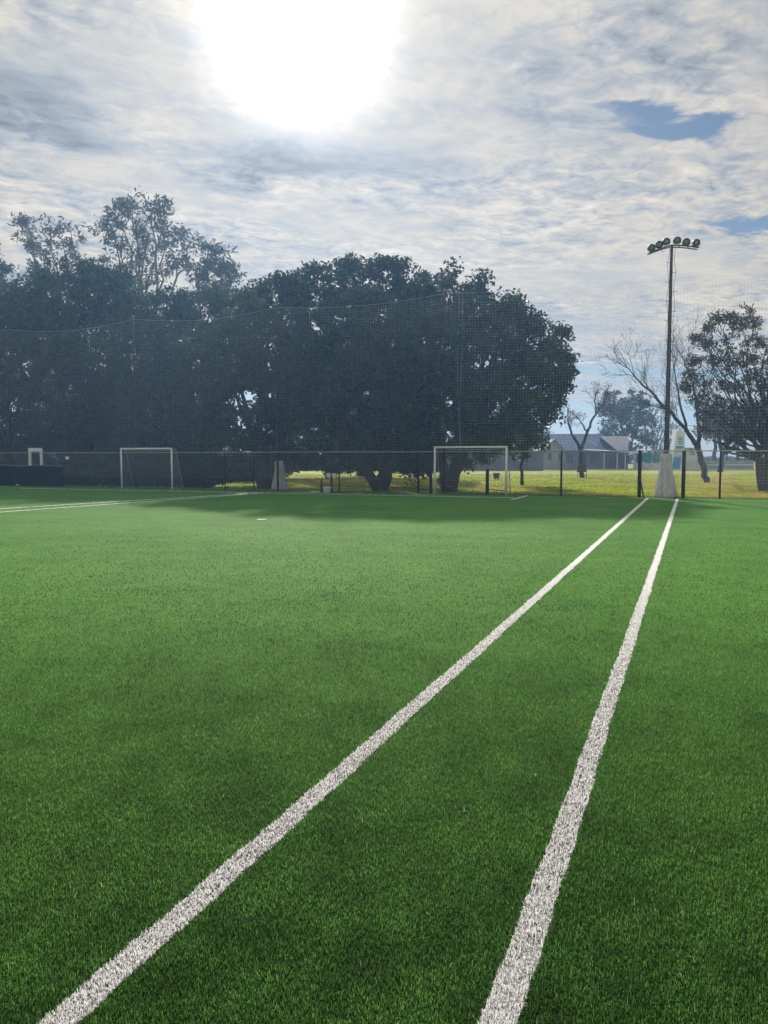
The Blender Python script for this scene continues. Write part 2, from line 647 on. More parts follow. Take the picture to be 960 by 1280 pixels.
# ------------------------------------------------------------------ ground
mb = MB()
ring = [(math.cos(t) * 560, math.sin(t) * 560, -0.012) for t in np.linspace(0, 2 * PI, 65)[:-1]]
mb.add(ring, [tuple(range(64))])
tag(mb.build('lawn', M['lawn']), 'yellow green lawn with dry patches beyond the fence', None, None, 'structure')

mb = MB()
V_L, V_R, U_N = 60.0, -32.0, -25.0
q = [uv(U_N, V_R), uv(UF - 0.05, V_R), uv(UF - 0.05, V_L), uv(U_N, V_L)]
mb.add(q, [(0, 1, 2, 3)])
tag(mb.build('playing_field', M['turf']), 'green artificial turf playing field', None, None, 'structure')

# ---- white lines: (u0, u1, v0, v1, width), each from two points of the photograph


def line_pts(a, b):
    A, B = ground(*a), ground(*b)
    return A, B


def ext(A, B, u0, u1):
    d = (B - A) / ((B - A) @ U)
    return A + d * (u0 - A @ U), A + d * (u1 - A @ U)


L1 = ext(*line_pts((806, 626), (250, 1125)), -0.6, UF - 0.6)
L2 = ext(*line_pts((846, 626), (626, 1280)), 0.6, UF - 0.6)
L3 = ext(*line_pts((0, 640.3), (300, 618.6)), -4, UF - 2.0)
L4 = ext(*line_pts((0, 636.2), (300, 617.6)), -4, UF - 2.0)
gl_u = UF - 2.3
G1 = (uv(gl_u, fence_v(24, -2.3)), uv(gl_u, fence_v(642, -2.3)))
S1 = (ground(640, 624.5), ground(659, 619.8))
LINES = [
    (L1, 0.102, 'white touchline running from lower left to the floodlight foot'),
    (L2, 0.102, 'white line beside the touchline, the steeper one on the right'),
    (L3, 0.105, 'far white line across the left of the pitch, nearer of the pair'),
    (L4, 0.105, 'far white line across the left of the pitch, farther of the pair'),
    (G1, 0.10, 'thin white goal line parallel to the fence in front of the goals'),
    (S1, 0.10, 'short slanting white line right of the larger goal'),
]
SPOT = ground(327, 650.5)


def wob(s, seed):
    return 0.003 * np.sin(s * 2.1 + seed) + 0.003 * np.sin(s * 9.7 + 2 * seed) + 0.002 * np.sin(s * 31.0 + 3 * seed)


def line_side(P, L, w, seed):
    """signed test: inside the line strip?"""
    A, B = L
    d = B - A; ln = np.linalg.norm(d); d = d / ln
    n = np.array([-d[1], d[0], 0])
    s = (P - A) @ d
    t = (P - A) @ n
    return (s > 0) & (s < ln) & (np.abs(t + wob(s, seed)) < w / 2 + wob(s, seed + 1.7) * 0.6)


# ---- turf fibres: one sheet of blades, sparser and wider with distance
def fibre_points(d0, d1, tmax):
    """points on the pitch, about as many per pixel near and far"""
    iv = np.linspace(1 / d1, 1 / d0, 200)
    dens = np.interp(iv, [0.05, 0.07, 0.12, 0.24, 0.45, 0.65], [0.0, 0.5e6, 1.1e6, 1.2e6, 0.62e6, 0.46e6])
    cdf = np.cumsum(dens); n = int(dens.mean() * (iv[-1] - iv[0]) * 2 * tmax)
    inv = np.interp(RNG.uniform(0, cdf[-1], n), cdf, iv)
    d = 1 / inv
    t = RNG.uniform(-tmax, tmax, n)
    return np.stack([t * d, d, np.zeros(n)], 1), d


def fibres(P, d, hgt, wmin, wk, near, seed_tint=None, name='turf_fibres', mat=None, parent=None, lean=0.55):
    n = len(P)
    yaw = RNG.uniform(0, 2 * PI, n)
    ln = hgt * RNG.uniform(0.65, 1.25, n)
    w = np.maximum(wmin, wk * d * np.interp(d, [4, 10, 30], [1.0, 1.15, 1.2])) * RNG.uniform(0.7, 1.3, n)
    la = np.abs(RNG.normal(0, lean, n)).clip(0, 1.25)
    lyaw = RNG.uniform(0, 2 * PI, n)
    ldir = np.stack([np.cos(lyaw), np.sin(lyaw), np.zeros(n)], 1)
    wd = np.stack([np.cos(yaw), np.sin(yaw), np.zeros(n)], 1) * (w / 2)[:, None]
    up = np.array([0, 0, 1.0])
    tip = P + ldir * (ln * np.sin(la))[:, None] + up * (ln * np.cos(la))[:, None]
    tint = RNG.uniform(0, 1, n) ** 1.8 if seed_tint is None else seed_tint
    if near:
        la2 = la * 0.35
        md = P + ldir * (ln * 0.5 * np.sin(la2))[:, None] + up * (ln * 0.55 * np.cos(la2))[:, None]
        vs = np.stack([P - wd, P + wd, md - wd * 0.85, md + wd * 0.85, tip], 1).reshape(-1, 3)
        k = np.arange(n)[:, None] * 5
        fs = np.concatenate([k + np.array([0, 1, 3]), k + np.array([0, 3, 2]), k + np.array([2, 3, 4])], 0)
        tt = np.repeat(tint, 5)
    else:
        vs = np.stack([P - wd, P + wd, tip], 1).reshape(-1, 3)
        fs = (np.arange(n)[:, None] * 3 + np.arange(3)[None, :])
        tt = np.repeat(tint, 3)
    return vs, fs, tt


def make_fibres():
    parts, white = [], [[] for _ in range(len(LINES) + 1)]
    # (count, d0, d1, lateral, near?)
    for d0, d1, tm, near in ((1.6, 3.7, 0.72, True), (3.0, 46.0, 0.72, False)):
        P, d = fibre_points(d0, d1, tm)
        keep = RNG.uniform(3.0, 3.7, len(d)) > d
        if not near:
            keep = RNG.uniform(3.0, 3.7, len(d)) <= d
        P, d = P[keep], d[keep]
        keep = (P @ U) < UF - 0.1
        P, d = P[keep], d[keep]
        inside = np.zeros(len(P), bool)
        for i, (L, w, _) in enumerate(LINES):
            inside |= line_side(P, L, w, i * 1.3)
        inside |= np.hypot(P[:, 0] - SPOT[0], P[:, 1] - SPOT[1]) < 0.12
        G = ~inside
        vs, fs, tt = fibres(P[G], d[G], 0.018 if near else 0.021, 0.0022, 0.00074, near, lean=0.7 if near else 0.55)
        parts.append((vs, fs, tt))
    off, V_, F_, T_ = 0, [], [], []
    for vs, fs, tt in parts:
        V_.append(vs); F_.append(fs + off); T_.append(tt); off += len(vs)
    o = big_mesh('artificial_grass', np.concatenate(V_), np.concatenate(F_), M['blade'], np.concatenate(T_))
    tag(o, 'short green artificial grass fibres of the pitch', None, None, 'stuff')
    # white lines
    for i, (L, w, lab) in enumerate(LINES):
        A, B = L
        dvec = B - A; ln = np.linalg.norm(dvec); dn = dvec / ln
        nn = np.array([-dn[1], dn[0], 0])
        mb = MB()
        ss = np.linspace(0, ln, max(2, int(ln / 0.25)))
        lft = [A + dn * s + nn * (w / 2 - 0.006) + np.array([0, 0, 0.004]) for s in ss]
        rgt = [A + dn * s - nn * (w / 2 - 0.006) + np.array([0, 0, 0.004]) for s in ss]
        k = len(ss)
        mb.add(lft + rgt, [(j, k + j, k + j + 1, j + 1) for j in range(k - 1)])
        lo = tag(mb.build('field_line', M['line_base']), lab, None, None, 'structure')
        # denser white fibres, spread by distance from the eye like the green ones
        cand = np.linspace(0, ln, 4000)
        C = A + dn * cand[:, None]
        dist = np.hypot(C[:, 0], C[:, 1]).clip(1.6, 60)
        dens = 1.0 / dist ** 2
        dens[(np.abs(C[:, 0]) > 1.1 * np.abs(C[:, 1]) + 1.2) | (C[:, 1] < 0.6)] = 0
        tot = dens.sum() * (ln / 4000)
        n = int(min(34000, max(1500, 52000 * tot)))
        cdf = np.cumsum(dens); cdf /= cdf[-1]
        s = np.interp(RNG.uniform(0, 1, n), cdf, cand)
        t = RNG.uniform(-w / 2, w / 2, n) - wob(s, i * 1.3)
        P = A + dn * s[:, None] + nn * t[:, None]
        d = np.hypot(P[:, 0], P[:, 1])
        near = True
        vs, fs, tt = fibres(P, d, 0.018, 0.0030, 0.00100, near, lean=0.85)
        fo = big_mesh('fibres', vs, fs, M['white_blade'], tt, lo)
        fo['kind'] = 'stuff'
    # spot
    mb = MB()
    mb.add([SPOT + np.array([0.11 * math.cos(t), 0.11 * math.sin(t), 0.004]) for t in np.linspace(0, 2 * PI, 25)[:-1]], [tuple(range(24))])
    so = tag(mb.build('penalty_spot', M['line_base']), 'small white spot marked on the turf in front of the left goal', None, None, 'structure')
    a = RNG.uniform(0, 2 * PI, 900); r = 0.115 * np.sqrt(RNG.uniform(0, 1, 900))
    P = SPOT + np.stack([r * np.cos(a), r * np.sin(a), np.zeros(900)], 1)
    vs, fs, tt = fibres(P, np.hypot(P[:, 0], P[:, 1]), 0.032, 0.003, 0.001, True)
    fo = big_mesh('fibres', vs, fs, M['white_blade'], tt, so)
    fo['kind'] = 'stuff'


make_fibres()
n = 170
P = fibre_points(1.8, 9.0, 0.6)[0]
P = P[RNG.choice(len(P), n, False)] + np.array([0, 0, 0.016])
M['straw'] = mat_blade('pale_fibre', (0.30, 0.36, 0.22), (0.62, 0.64, 0.50), 0.4, 0.6, 0.1, False)
vs, fs, tt = fibres(P, np.hypot(P[:, 0], P[:, 1]), 0.030, 0.0022, 0.0005, True, None, 'x', None, None, 1.5)
tag(big_mesh('loose_fibres', vs, fs, M['straw'], tt), 'pale loose fibres lying on the green turf', None, None, 'stuff')

# rough grass along the foot of the fence
n = 26000
vv = RNG.uniform(fence_v(1100), fence_v(-150), n)
uu = UF + np.abs(RNG.normal(0, 0.35, n)) + 0.03
P = np.stack([U[0] * uu + V[0] * vv, U[1] * uu + V[1] * vv, np.full(n, -0.012)], 1)
vs, fs, tt = fibres(P, np.hypot(P[:, 0], P[:, 1]), 0.10, 0.010, 0.0004, False, lean=0.5)
tag(big_mesh('rough_grass', vs, fs, M['lawn_blade'], tt), 'rough strip of grass along the foot of the fence', None, None, 'stuff')

# short tufts over the near lawn so that it is not a flat sheet
n = 150000
dd = 1 / RNG.uniform(1 / 75.0, 1 / 30.0, n)
xx = RNG.uniform(-0.62, 0.62, n) * dd
P = np.stack([xx, dd, np.full(n, -0.012)], 1)
P = P[(P @ U) > UF + 0.4]
vs, fs, tt = fibres(P, np.hypot(P[:, 0], P[:, 1]), 0.07, 0.02, 0.0008, False, lean=0.6)
M['lawn_tuft'] = mat_tuft()
tag(big_mesh('lawn_grass', vs, fs, M['lawn_tuft'], tt), 'uneven blades of grass over the lawn behind the fence', None, None, 'stuff')

# ------------------------------------------------------------------ trees


def leaves(centres, sig, per, size, slim=0.45, flat=0.8):
    """leaf quads scattered round puff centres"""
    n = len(centres) * per
    c = np.repeat(centres, per, 0)
    s = np.repeat(np.broadcast_to(sig, (len(centres),)), per)
    off = RNG.normal(0, 1, (n, 3))
    off /= np.linalg.norm(off, axis=1)[:, None] + 1e-9
    off *= (RNG.uniform(0, 1, n) ** 0.55)[:, None]
    off[:, 2] *= flat
    p = c + off * s[:, None]
    t = RNG.normal(0, 1, (n, 3)); t /= np.linalg.norm(t, axis=1)[:, None]
    r = RNG.normal(0, 1, (n, 3))
    b = np.cross(t, r); b /= np.linalg.norm(b, axis=1)[:, None] + 1e-9
    l = size * RNG.uniform(0.6, 1.3, n)
    vs = np.stack([p - t * l[:, None], p + b * (l * slim)[:, None], p + t * l[:, None], p - b * (l * slim)[:, None]], 1).reshape(-1, 3)
    fs = np.arange(n)[:, None] * 4 + np.arange(4)[None, :]
    pt = np.repeat(RNG.uniform(0, 1, len(centres)), per)
    tint = (0.55 * pt + 0.45 * RNG.uniform(0, 1, n)).clip(0, 1)
    return vs, fs, np.repeat(tint, 4)


def wavy(a, b, n=6, amp=0.06, sag=0.0):
    a, b = np.asarray(a, float), np.asarray(b, float)
    t = np.linspace(0, 1, n)
    ln = np.linalg.norm(b - a)
    p = a + (b - a) * t[:, None]
    j = RNG.normal(0, amp * ln, (n, 3)) * (np.sin(t * PI))[:, None]
    p = p + j
    p[:, 2] += sag * ln * np.sin(t * PI)
    return p


def lobed_tree(name, base, lobes, depth, label, cat='tree', leaf='fig_leaf', bark='bark', trunk_r=0.45, stems=None,
               puff=0.56, per=64, lsize=0.13, dens=1.0, group=None, fork_z=2.0, shell=0.45, dj=2.2, slim=0.45, limb_r=0.16, under=0.0):
    """lobes: (px, py, r_px[, depth offset]) of the crown in the photograph, seated at real depth"""
    root = thing(name, base, label, cat, group)
    scale = depth / FPX
    L = []
    for lb in lobes:
        px, py, r = lb[:3]
        dd = lb[3] if len(lb) > 3 else RNG.uniform(-dj, dj)
        c = at(px, py, depth + dd)
        L.append((c, r * scale))
    # trunk and limbs
    mb = MB()
    base = np.asarray(base, float)
    if stems is None:
        tops = [base + np.array([RNG.uniform(-.3, .3), RNG.uniform(-.3, .3), fork_z])]
    else:
        tops = [np.asarray(s, float) for s in stems]
    for tp in tops:
        p = wavy(base - np.array([0, 0, 0.2]), tp, 7, 0.03)
        rr = trunk_r * (1.0 if len(tops) == 1 else 0.72) * np.array([1.25, 1.02, 0.92, 0.86, 0.82, 0.78, 0.72])
        mb.tube(p, rr, 10, 0.10)
    for c, r in L:
        tp = tops[int(np.argmin([np.linalg.norm((t - c)[:2]) for t in tops]))]
        md = tp * 0.45 + c * 0.55 + RNG.normal(0, 0.25, 3)
        p = np.concatenate([wavy(tp - np.array([0, 0, 0.15]), md, 5, 0.05), wavy(md, c + np.array([0, 0, r * .4]), 5, 0.07)[1:]])
        mb.tube(p, np.linspace(limb_r, limb_r * 0.22, len(p)), 6, 0.08)
        for _ in range(4):
            e = c + RNG.normal(0, 1, 3).clip(-1.1, 1.1) * r * 0.5
            mb.tube(wavy(c * 0.8 + md * 0.2, e, 4, 0.08), np.linspace(limb_r * .3, limb_r * 0.09, 4), 4)
    mb.build('trunk', M[bark], root, True)
    cs = []
    for c, r in L:
        n = max(6, int(dens * 4.2 * (r / puff) ** 2))
        d = RNG.normal(0, 1, (n, 3)); d /= np.linalg.norm(d, axis=1)[:, None]
        rad = r * (shell + (1 - shell) * RNG.uniform(0, 1, n) ** 0.6) * RNG.uniform(0.86, 1.10, n)
        cs.append(c + d * rad[:, None] * np.array([1, 1.0, 0.95]))
    cs = np.concatenate(cs)
    cs = cs[cs[:, 2] > under + 0.5]
    vs, fs, tt = leaves(cs, puff * RNG.uniform(0.6, 1.25, len(cs)), per, lsize, slim)
    vs[:, 2] = np.maximum(vs[:, 2], 0.02)
    big_mesh('crown', vs, fs, M[leaf], tt, root)
    return root


def bg(px, py):
    return ground(px, py)


# -- the two big figs in the middle
lobed_tree('fig_tree', ground(560, 616.3), [
    (535, 385, 44, 1), (566, 388, 44, 3), (600, 395, 42, 0), (632, 412, 40, -1), (662, 432, 34, 1), (585, 440, 60, -2),
    (645, 470, 48, -1), (540, 450, 62, -3), (683, 455, 30, 1), (694, 440, 20, 0), (695, 480, 22, -1), (668, 505, 40, 0), (610, 510, 56, -3), (555, 515, 58, -3),
    (640, 540, 36, 0), (690, 522, 20, 1), (596, 556, 30, -1), (530, 560, 36, 1), (560, 345, 16, 3), (600, 358, 18, 1), (668, 405, 14, 0),
    (640, 382, 14, 0), (700, 415, 10, 0), (708, 462, 12, 0), (663, 558, 22, 2), (525, 585, 22, 3), (500, 590, 14, 5)],
    39.0, 'dense dark fig tree behind the larger goal, the rightmost of the big mass', trunk_r=0.38,
    stems=[at(548, 560, 36.5), at(575, 556, 36.8), at(590, 540, 37.4)], group='big dark trees along the fence')
lobed_tree('fig_tree', ground(476, 615.0), [
    (372, 372, 26, 2), (400, 372, 36, 0), (440, 360, 40, 2), (478, 358, 40, 1), (512, 368, 38, 3), (405, 420, 54, -2), (465, 425, 66, -3), (375, 440, 40, 1),
    (500, 450, 56, -2), (400, 485, 54, -2), (455, 500, 58, -3), (500, 520, 50, -1), (425, 540, 40, -1), (372, 500, 42, 1), (470, 330, 14, 2),
    (436, 330, 14, 2), (392, 345, 14, 1), (352, 352, 11, 1), (365, 350, 9, 2), (500, 335, 13, 2), (480, 560, 34, 1), (512, 575, 20, 2), (398, 556, 26, 2), (432, 562, 20, 3), (370, 556, 26, 2), (524, 540, 32, 3), (415, 585, 10, 6), (455, 580, 14, 5)],
    40.5, 'tall dark fig tree with forked trunk in the centre left of the larger goal', trunk_r=0.38,
    stems=[at(440, 560, 37.2), at(474, 560, 37.6), at(498, 556, 37.2)], group='big dark trees along the fence')
lobed_tree('shade_tree', ground(333, 612.2), [
    (300, 395, 42, 2), (340, 385, 36, 1), (330, 440, 60, -2), (280, 450, 54, 0), (355, 480, 48, -2), (300, 510, 60, -2), (250, 500, 48, 1),
    (345, 545, 40, 0), (270, 555, 44, 0), (320, 570, 30, 1), (320, 368, 18, 2), (240, 545, 36, 3)],
    43.0, 'dense dark tree behind the wrapped net pole left of centre', leaf='oak_leaf', trunk_r=0.5,
    stems=[at(325, 560, 40.5), at(350, 555, 40.5)], group='big dark trees along the fence')
lobed_tree('shade_tree', ground(222, 605.5), [
    (205, 400, 46, 0), (250, 392, 38, 2), (180, 450, 60, -2), (235, 455, 56, -1), (200, 510, 60, -2), (150, 500, 46, 1), (175, 560, 46, 0), (225, 560, 40, 1),
    (285, 385, 24, 3), (130, 545, 40, 3), (205, 545, 44, 3), (250, 530, 40, 3), (165, 520, 40, 4)],
    50.0, 'broad dark tree rising behind the smaller goal', leaf='oak_leaf', trunk_r=0.45, dens=1.25, group='big dark trees along the fence')
lobed_tree('shade_tree', ground(105, 602.0), [
    (85, 372, 48, 1), (130, 368, 44, 0), (160, 390, 34, 3), (60, 430, 56, -1), (120, 440, 60, -2), (85, 500, 60, -2), (140, 510, 44, 0), (60, 555, 44, 0), (110, 560, 42, 0),
    (110, 345, 22, 2), (150, 352, 18, 1), (70, 530, 44, 4), (110, 520, 44, 4)],
    53.0, 'broad rounded dark tree under the tall gum trees at left', leaf='oak_leaf', trunk_r=0.45, dens=1.25, group='big dark trees along the fence')
lobed_tree('shade_tree', ground(12, 601.0), [
    (10, 385, 46, 0), (40, 372, 34, 2), (-30, 400, 50, 0), (10, 450, 56, -1), (-40, 470, 56, 1), (20, 520, 52, -1), (-30, 545, 50, 0), (30, 570, 34, 0), (-85, 430, 60, 0), (-90, 520, 60, 0)],
    55.0, 'dark tree cut by the left edge of the photo', leaf='oak_leaf', trunk_r=0.45, dens=1.25, group='big dark trees along the fence')

lobed_tree('shade_tree', ground(450, 594.5), [(385, 470, 52, 0), (450, 460, 60, 1), (510, 480, 50, 0), (420, 525, 48, -1), (480, 530, 48, 0), (370, 535, 40, 1), (530, 535, 36, 1), (450, 558, 26, 0), (400, 560, 24, 1), (500, 562, 22, 1)],
           60.0, 'dark tree deep behind the two fig trees', leaf='oak_leaf', trunk_r=0.4, per=44, group='big dark trees along the fence', puff=0.8, lsize=0.2)
# -- tall gum trees above the mass
GUM = dict(leaf='euc_leaf', bark='pale_bark', trunk_r=0.42, puff=0.85, per=34, lsize=0.24, shell=0.1, slim=0.30, dens=0.62, fork_z=9.0, limb_r=0.17, group='tall gum trees behind the dark trees')
lobed_tree('gum_tree', ground(185, 594.5), [
    (150, 285, 26), (130, 290, 16), (165, 262, 20), (190, 268, 24), (205, 262, 16), (205, 300, 26), (175, 305, 26), (150, 320, 22), (235, 300, 16), (225, 325, 26), (190, 345, 30), (157, 258, 9)],
    70.0, 'tallest airy gum tree rising above the dark trees at left', **GUM)
lobed_tree('gum_tree', ground(75, 594.0), [
    (35, 288, 17), (62, 290, 18), (88, 295, 18), (50, 310, 18), (80, 320, 22), (55, 335, 24), (100, 325, 14), (30, 278, 8)],
    72.0, 'thin airy gum tree left of the tallest gum', **{**GUM, 'dens': 0.45})
lobed_tree('gum_tree', ground(270, 594.5), [
    (262, 312, 18), (280, 330, 22), (258, 338, 22), (290, 345, 14), (268, 355, 26), (245, 350, 16)],
    66.0, 'small rounded gum crown right of the tallest gum', **{**GUM, 'dens': 0.9})
lobed_tree('gum_tree', ground(-12, 594.0), [
    (-8, 320, 20), (2, 340, 18), (-25, 330, 26), (-12, 360, 24)],
    68.0, 'gum crown cut by the left edge of the photo', **{**GUM, 'dens': 0.8})

# -- under-storey behind the left fence


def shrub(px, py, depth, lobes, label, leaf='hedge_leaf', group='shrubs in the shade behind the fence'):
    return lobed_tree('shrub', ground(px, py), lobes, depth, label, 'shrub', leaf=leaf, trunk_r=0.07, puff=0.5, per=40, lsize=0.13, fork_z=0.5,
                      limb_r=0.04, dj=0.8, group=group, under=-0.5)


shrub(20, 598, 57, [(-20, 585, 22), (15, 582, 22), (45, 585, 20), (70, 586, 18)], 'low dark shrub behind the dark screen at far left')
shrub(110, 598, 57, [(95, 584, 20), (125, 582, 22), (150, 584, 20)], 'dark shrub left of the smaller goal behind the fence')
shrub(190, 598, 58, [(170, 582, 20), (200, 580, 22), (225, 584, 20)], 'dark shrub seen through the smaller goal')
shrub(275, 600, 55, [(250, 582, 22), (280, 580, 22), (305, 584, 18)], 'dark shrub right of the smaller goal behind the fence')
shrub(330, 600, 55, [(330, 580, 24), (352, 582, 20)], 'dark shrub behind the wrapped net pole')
def fence_y(px): return float(on_fence(px)[1])


HG = dict(leaf='hedge_leaf', trunk_r=0.06, puff=0.42, per=46, lsize=0.12, fork_z=0.5, limb_r=0.03, dj=0.5, under=-0.45, shell=0.2)
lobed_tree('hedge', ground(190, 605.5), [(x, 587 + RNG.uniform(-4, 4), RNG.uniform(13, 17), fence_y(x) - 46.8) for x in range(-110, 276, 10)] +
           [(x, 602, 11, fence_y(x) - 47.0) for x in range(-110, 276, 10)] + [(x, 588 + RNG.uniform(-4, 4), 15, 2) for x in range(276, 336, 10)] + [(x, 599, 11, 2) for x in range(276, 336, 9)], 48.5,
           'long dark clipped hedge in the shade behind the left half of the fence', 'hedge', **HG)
lobed_tree('hedge', ground(440, 595.0), [(x, 575 + RNG.uniform(-6, 5), RNG.uniform(12, 17)) for x in range(350, 545, 8)], 60.0,
           'low dark hedge far behind the fig trunks', 'hedge', **{**HG, 'lsize': 0.16, 'per': 40})
# small sunlit bushes seen through the figs
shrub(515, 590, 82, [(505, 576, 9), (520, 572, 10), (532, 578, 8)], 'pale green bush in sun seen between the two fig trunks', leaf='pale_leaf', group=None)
# the slim tree right of the goal
lobed_tree('slim_tree', ground(653, 606.5), [(652, 548, 18), (640, 535, 18), (668, 540, 16)], 45.0,
           'slim dark trunk standing on the lawn right of the larger goal', leaf='fig_leaf', trunk_r=0.10, stems=[at(652, 556, 44.5)], limb_r=0.06)


# -- bare trees
def twig_tree(name, base, paths, label, r0, levels=4, bark='bark', spread=0.6, ntw=7, leafy=0, leaf='dry_leaf', lfirst=0.45, up=0.25, decay=0.62):
    """paths: main stems as world point lists; twigs branch off them by recursion"""
    root = thing(name, base, label, 'tree')
    mb, tw = MB(), MB()
    tips = []

    def grow(p, d, ln, r, lev):
        e = p + d * ln
        pts = wavy(p, e, 4, 0.07)
        tw.tube(pts, np.linspace(r, r * 0.55, 4), 4 if r > 0.02 else 3, caps=False)
        if lev == 0:
            tips.append(e)
            return
        for k in range(random.choice((2, 2, 3))):
            nd = d + RNG.normal(0, spread, 3) + np.array([0, 0, up])
            nd /= np.linalg.norm(nd)
            t = RNG.uniform(0.45, 1.0)
            grow(pts[min(3, int(t * 3))] if t < 0.95 else e, nd, ln * RNG.uniform(0.55, 0.85), r * decay, lev - 1)

    for i, (pp, ra, rb) in enumerate(paths):
        pp = np.asarray(pp, float)
        t = np.linspace(0, 1, len(pp)); tt = np.linspace(0, 1, len(pp) * 3)
        q = np.stack([np.interp(tt, t, pp[:, k]) for k in range(3)], 1)
        q[1:-1] += RNG.normal(0, 0.035, (len(q) - 2, 3))
        mb.tube(q, np.linspace(ra, rb, len(q)), 8, 0.07)
        seglen = np.linalg.norm(pp[-1] - pp[0])
        if rb > 0.1:
            continue
        for k in range(ntw):
            s = RNG.uniform(lfirst, 1.0)
            j = int(s * (len(q) - 1))
            dirn = q[min(j + 1, len(q) - 1)] - q[max(j - 1, 0)]
            dirn /= np.linalg.norm(dirn)
            dirn = dirn + RNG.normal(0, spread, 3) + np.array([0, 0, up]); dirn /= np.linalg.norm(dirn)
            rr = max(rb * 0.8, 0.018) * 0.75
            grow(q[j], dirn, seglen * RNG.uniform(0.18, 0.34), rr, levels - 1)
        grow(q[-1], (q[-1] - q[-2]) / np.linalg.norm(q[-1] - q[-2]), seglen * 0.25, rb * 0.9, levels - 1)
    mb.build('trunk', M[bark], root, True)
    tag(tw.build('branches', M[bark], root), kind='stuff')
    if leafy:
        tp = np.array(tips)
        sel = tp[RNG.uniform(0, 1, len(tp)) < 0.6]
        vs, fs, tt_ = leaves(sel, 0.22, leafy, 0.07, 0.5)
        big_mesh('crown', vs, fs, M[leaf], tt_, root)
    return root


D1 = ground(727, 597)[1]
q = lambda x, y, d=0: at(x, y, D1 + d)
twig_tree('bare_tree', ground(727, 597), [
    ([q(727, 599), q(727, 585), q(726, 566), q(724, 560)], 0.20, 0.15),
    ([q(725, 562), q(718, 548), q(712, 535), q(710, 522, .5)], 0.13, 0.05),
    ([q(727, 562), q(733, 545), q(739, 528, .4), q(748, 512, .8), q(754, 505, 1)], 0.14, 0.045),
    ([q(734, 543), q(728, 530, -.5), q(722, 522, -.6)], 0.08, 0.03),
    ([q(745, 516), q(743, 500, 1), q(746, 490, 1.2)], 0.06, 0.025)],
    'nearly bare forked tree on the lawn in front of the house', 0.2, 4, spread=0.55, ntw=6, leafy=2, up=0.12)

D2 = ground(882, 603)[1]
q = lambda x, y, d=0: at(x, y, D2 + d)
twig_tree('bare_tree', ground(882, 603), [
    ([q(883, 605), q(879, 585), q(874, 563), q(871, 557)], 0.21, 0.16),
    ([q(872, 558), q(862, 544), q(852, 530, -.3), q(835, 512, -.6), q(815, 492, -1), q(800, 478, -1.2), q(790, 466, -1.4)], 0.16, 0.035),
    ([q(873, 560), q(874, 540, .4), q(872, 515, .6), q(868, 490, .8), q(860, 465, 1), q(852, 445, 1)], 0.15, 0.03),
    ([q(858, 538), q(850, 505, -.6), q(846, 478, -.6), q(842, 455, -.6)], 0.09, 0.025),
    ([q(842, 518), q(826, 510, .6), q(808, 505, .9)], 0.06, 0.02),
    ([q(873, 525, .6), q(885, 500, 1), q(890, 470, 1.2)], 0.08, 0.02)],
    'bare leaning tree right of the floodlight pole with branches spread left', 0.2, 5, spread=0.5, ntw=12, up=0.22, lfirst=0.35)

# -- the big gum at the right edge
D3 = ground(955, 614)[1]
q = lambda x, y, d=0: at(x, y, D3 + d)
GR = dict(leaf='gum_leaf', bark='bark', puff=0.40, per=46, lsize=0.10, shell=0.2, slim=0.34, dj=1.3)
rt = lobed_tree('gum_tree', ground(957, 614), [
    (897, 402, 9), (912, 396, 11), (930, 396, 12), (945, 404, 9), (886, 412, 7), (922, 408, 10), (872, 424, 8), (884, 430, 9), (905, 432, 13), (925, 438, 14), (945, 428, 14), (962, 425, 16), (980, 430, 20),
    (868, 450, 9), (885, 452, 14), (908, 456, 16), (930, 460, 18), (952, 452, 18), (975, 455, 24), (862, 468, 8), (856, 482, 8), (876, 475, 14), (898, 480, 18), (922, 486, 20), (948, 482, 20), (975, 490, 26),
    (872, 498, 13), (890, 505, 17), (912, 510, 20), (938, 512, 20), (962, 515, 22), (985, 520, 28), (1010, 490, 36), (1005, 540, 30), (880, 520, 13), (898, 530, 14), (920, 536, 14), (945, 538, 15), (968, 545, 14), (880, 536, 8), (910, 548, 8)],
    D3 + 3.0, 'large gum tree at the right edge with thick trunk and low spreading limbs', trunk_r=0.42, dens=0.70,
    stems=[q(950, 572), q(962, 560, .5)], limb_r=0.05, group=None, **GR)
mb = MB()
for pts, ra, rb in (
    ([(953, 578), (938, 570), (920, 562), (905, 556), (893, 552)], 0.15, 0.05), ([(950, 574), (935, 562), (918, 550), (905, 545)], 0.13, 0.04),
    ([(936, 572), (918, 567), (905, 566)], 0.08, 0.03), ([(952, 570), (944, 552), (930, 540), (918, 530)], 0.13, 0.05),
    ([(955, 566), (955, 545), (948, 520), (935, 490)], 0.16, 0.06), ([(957, 568), (966, 545), (962, 510)], 0.15, 0.06)):
    w = [q(x, y, i * 0.3) for i, (x, y) in enumerate(pts)]
    tt = np.linspace(0, 1, len(w)); t2 = np.linspace(0, 1, len(w) * 3)
    w = np.array(w)
    w = np.stack([np.interp(t2, tt, w[:, k]) for k in range(3)], 1) + RNG.normal(0, 0.03, (len(t2), 3))
    mb.tube(w, np.linspace(ra, rb, len(w)), 7, 0.08)
mb.build('limbs', M['bark'], rt, True)

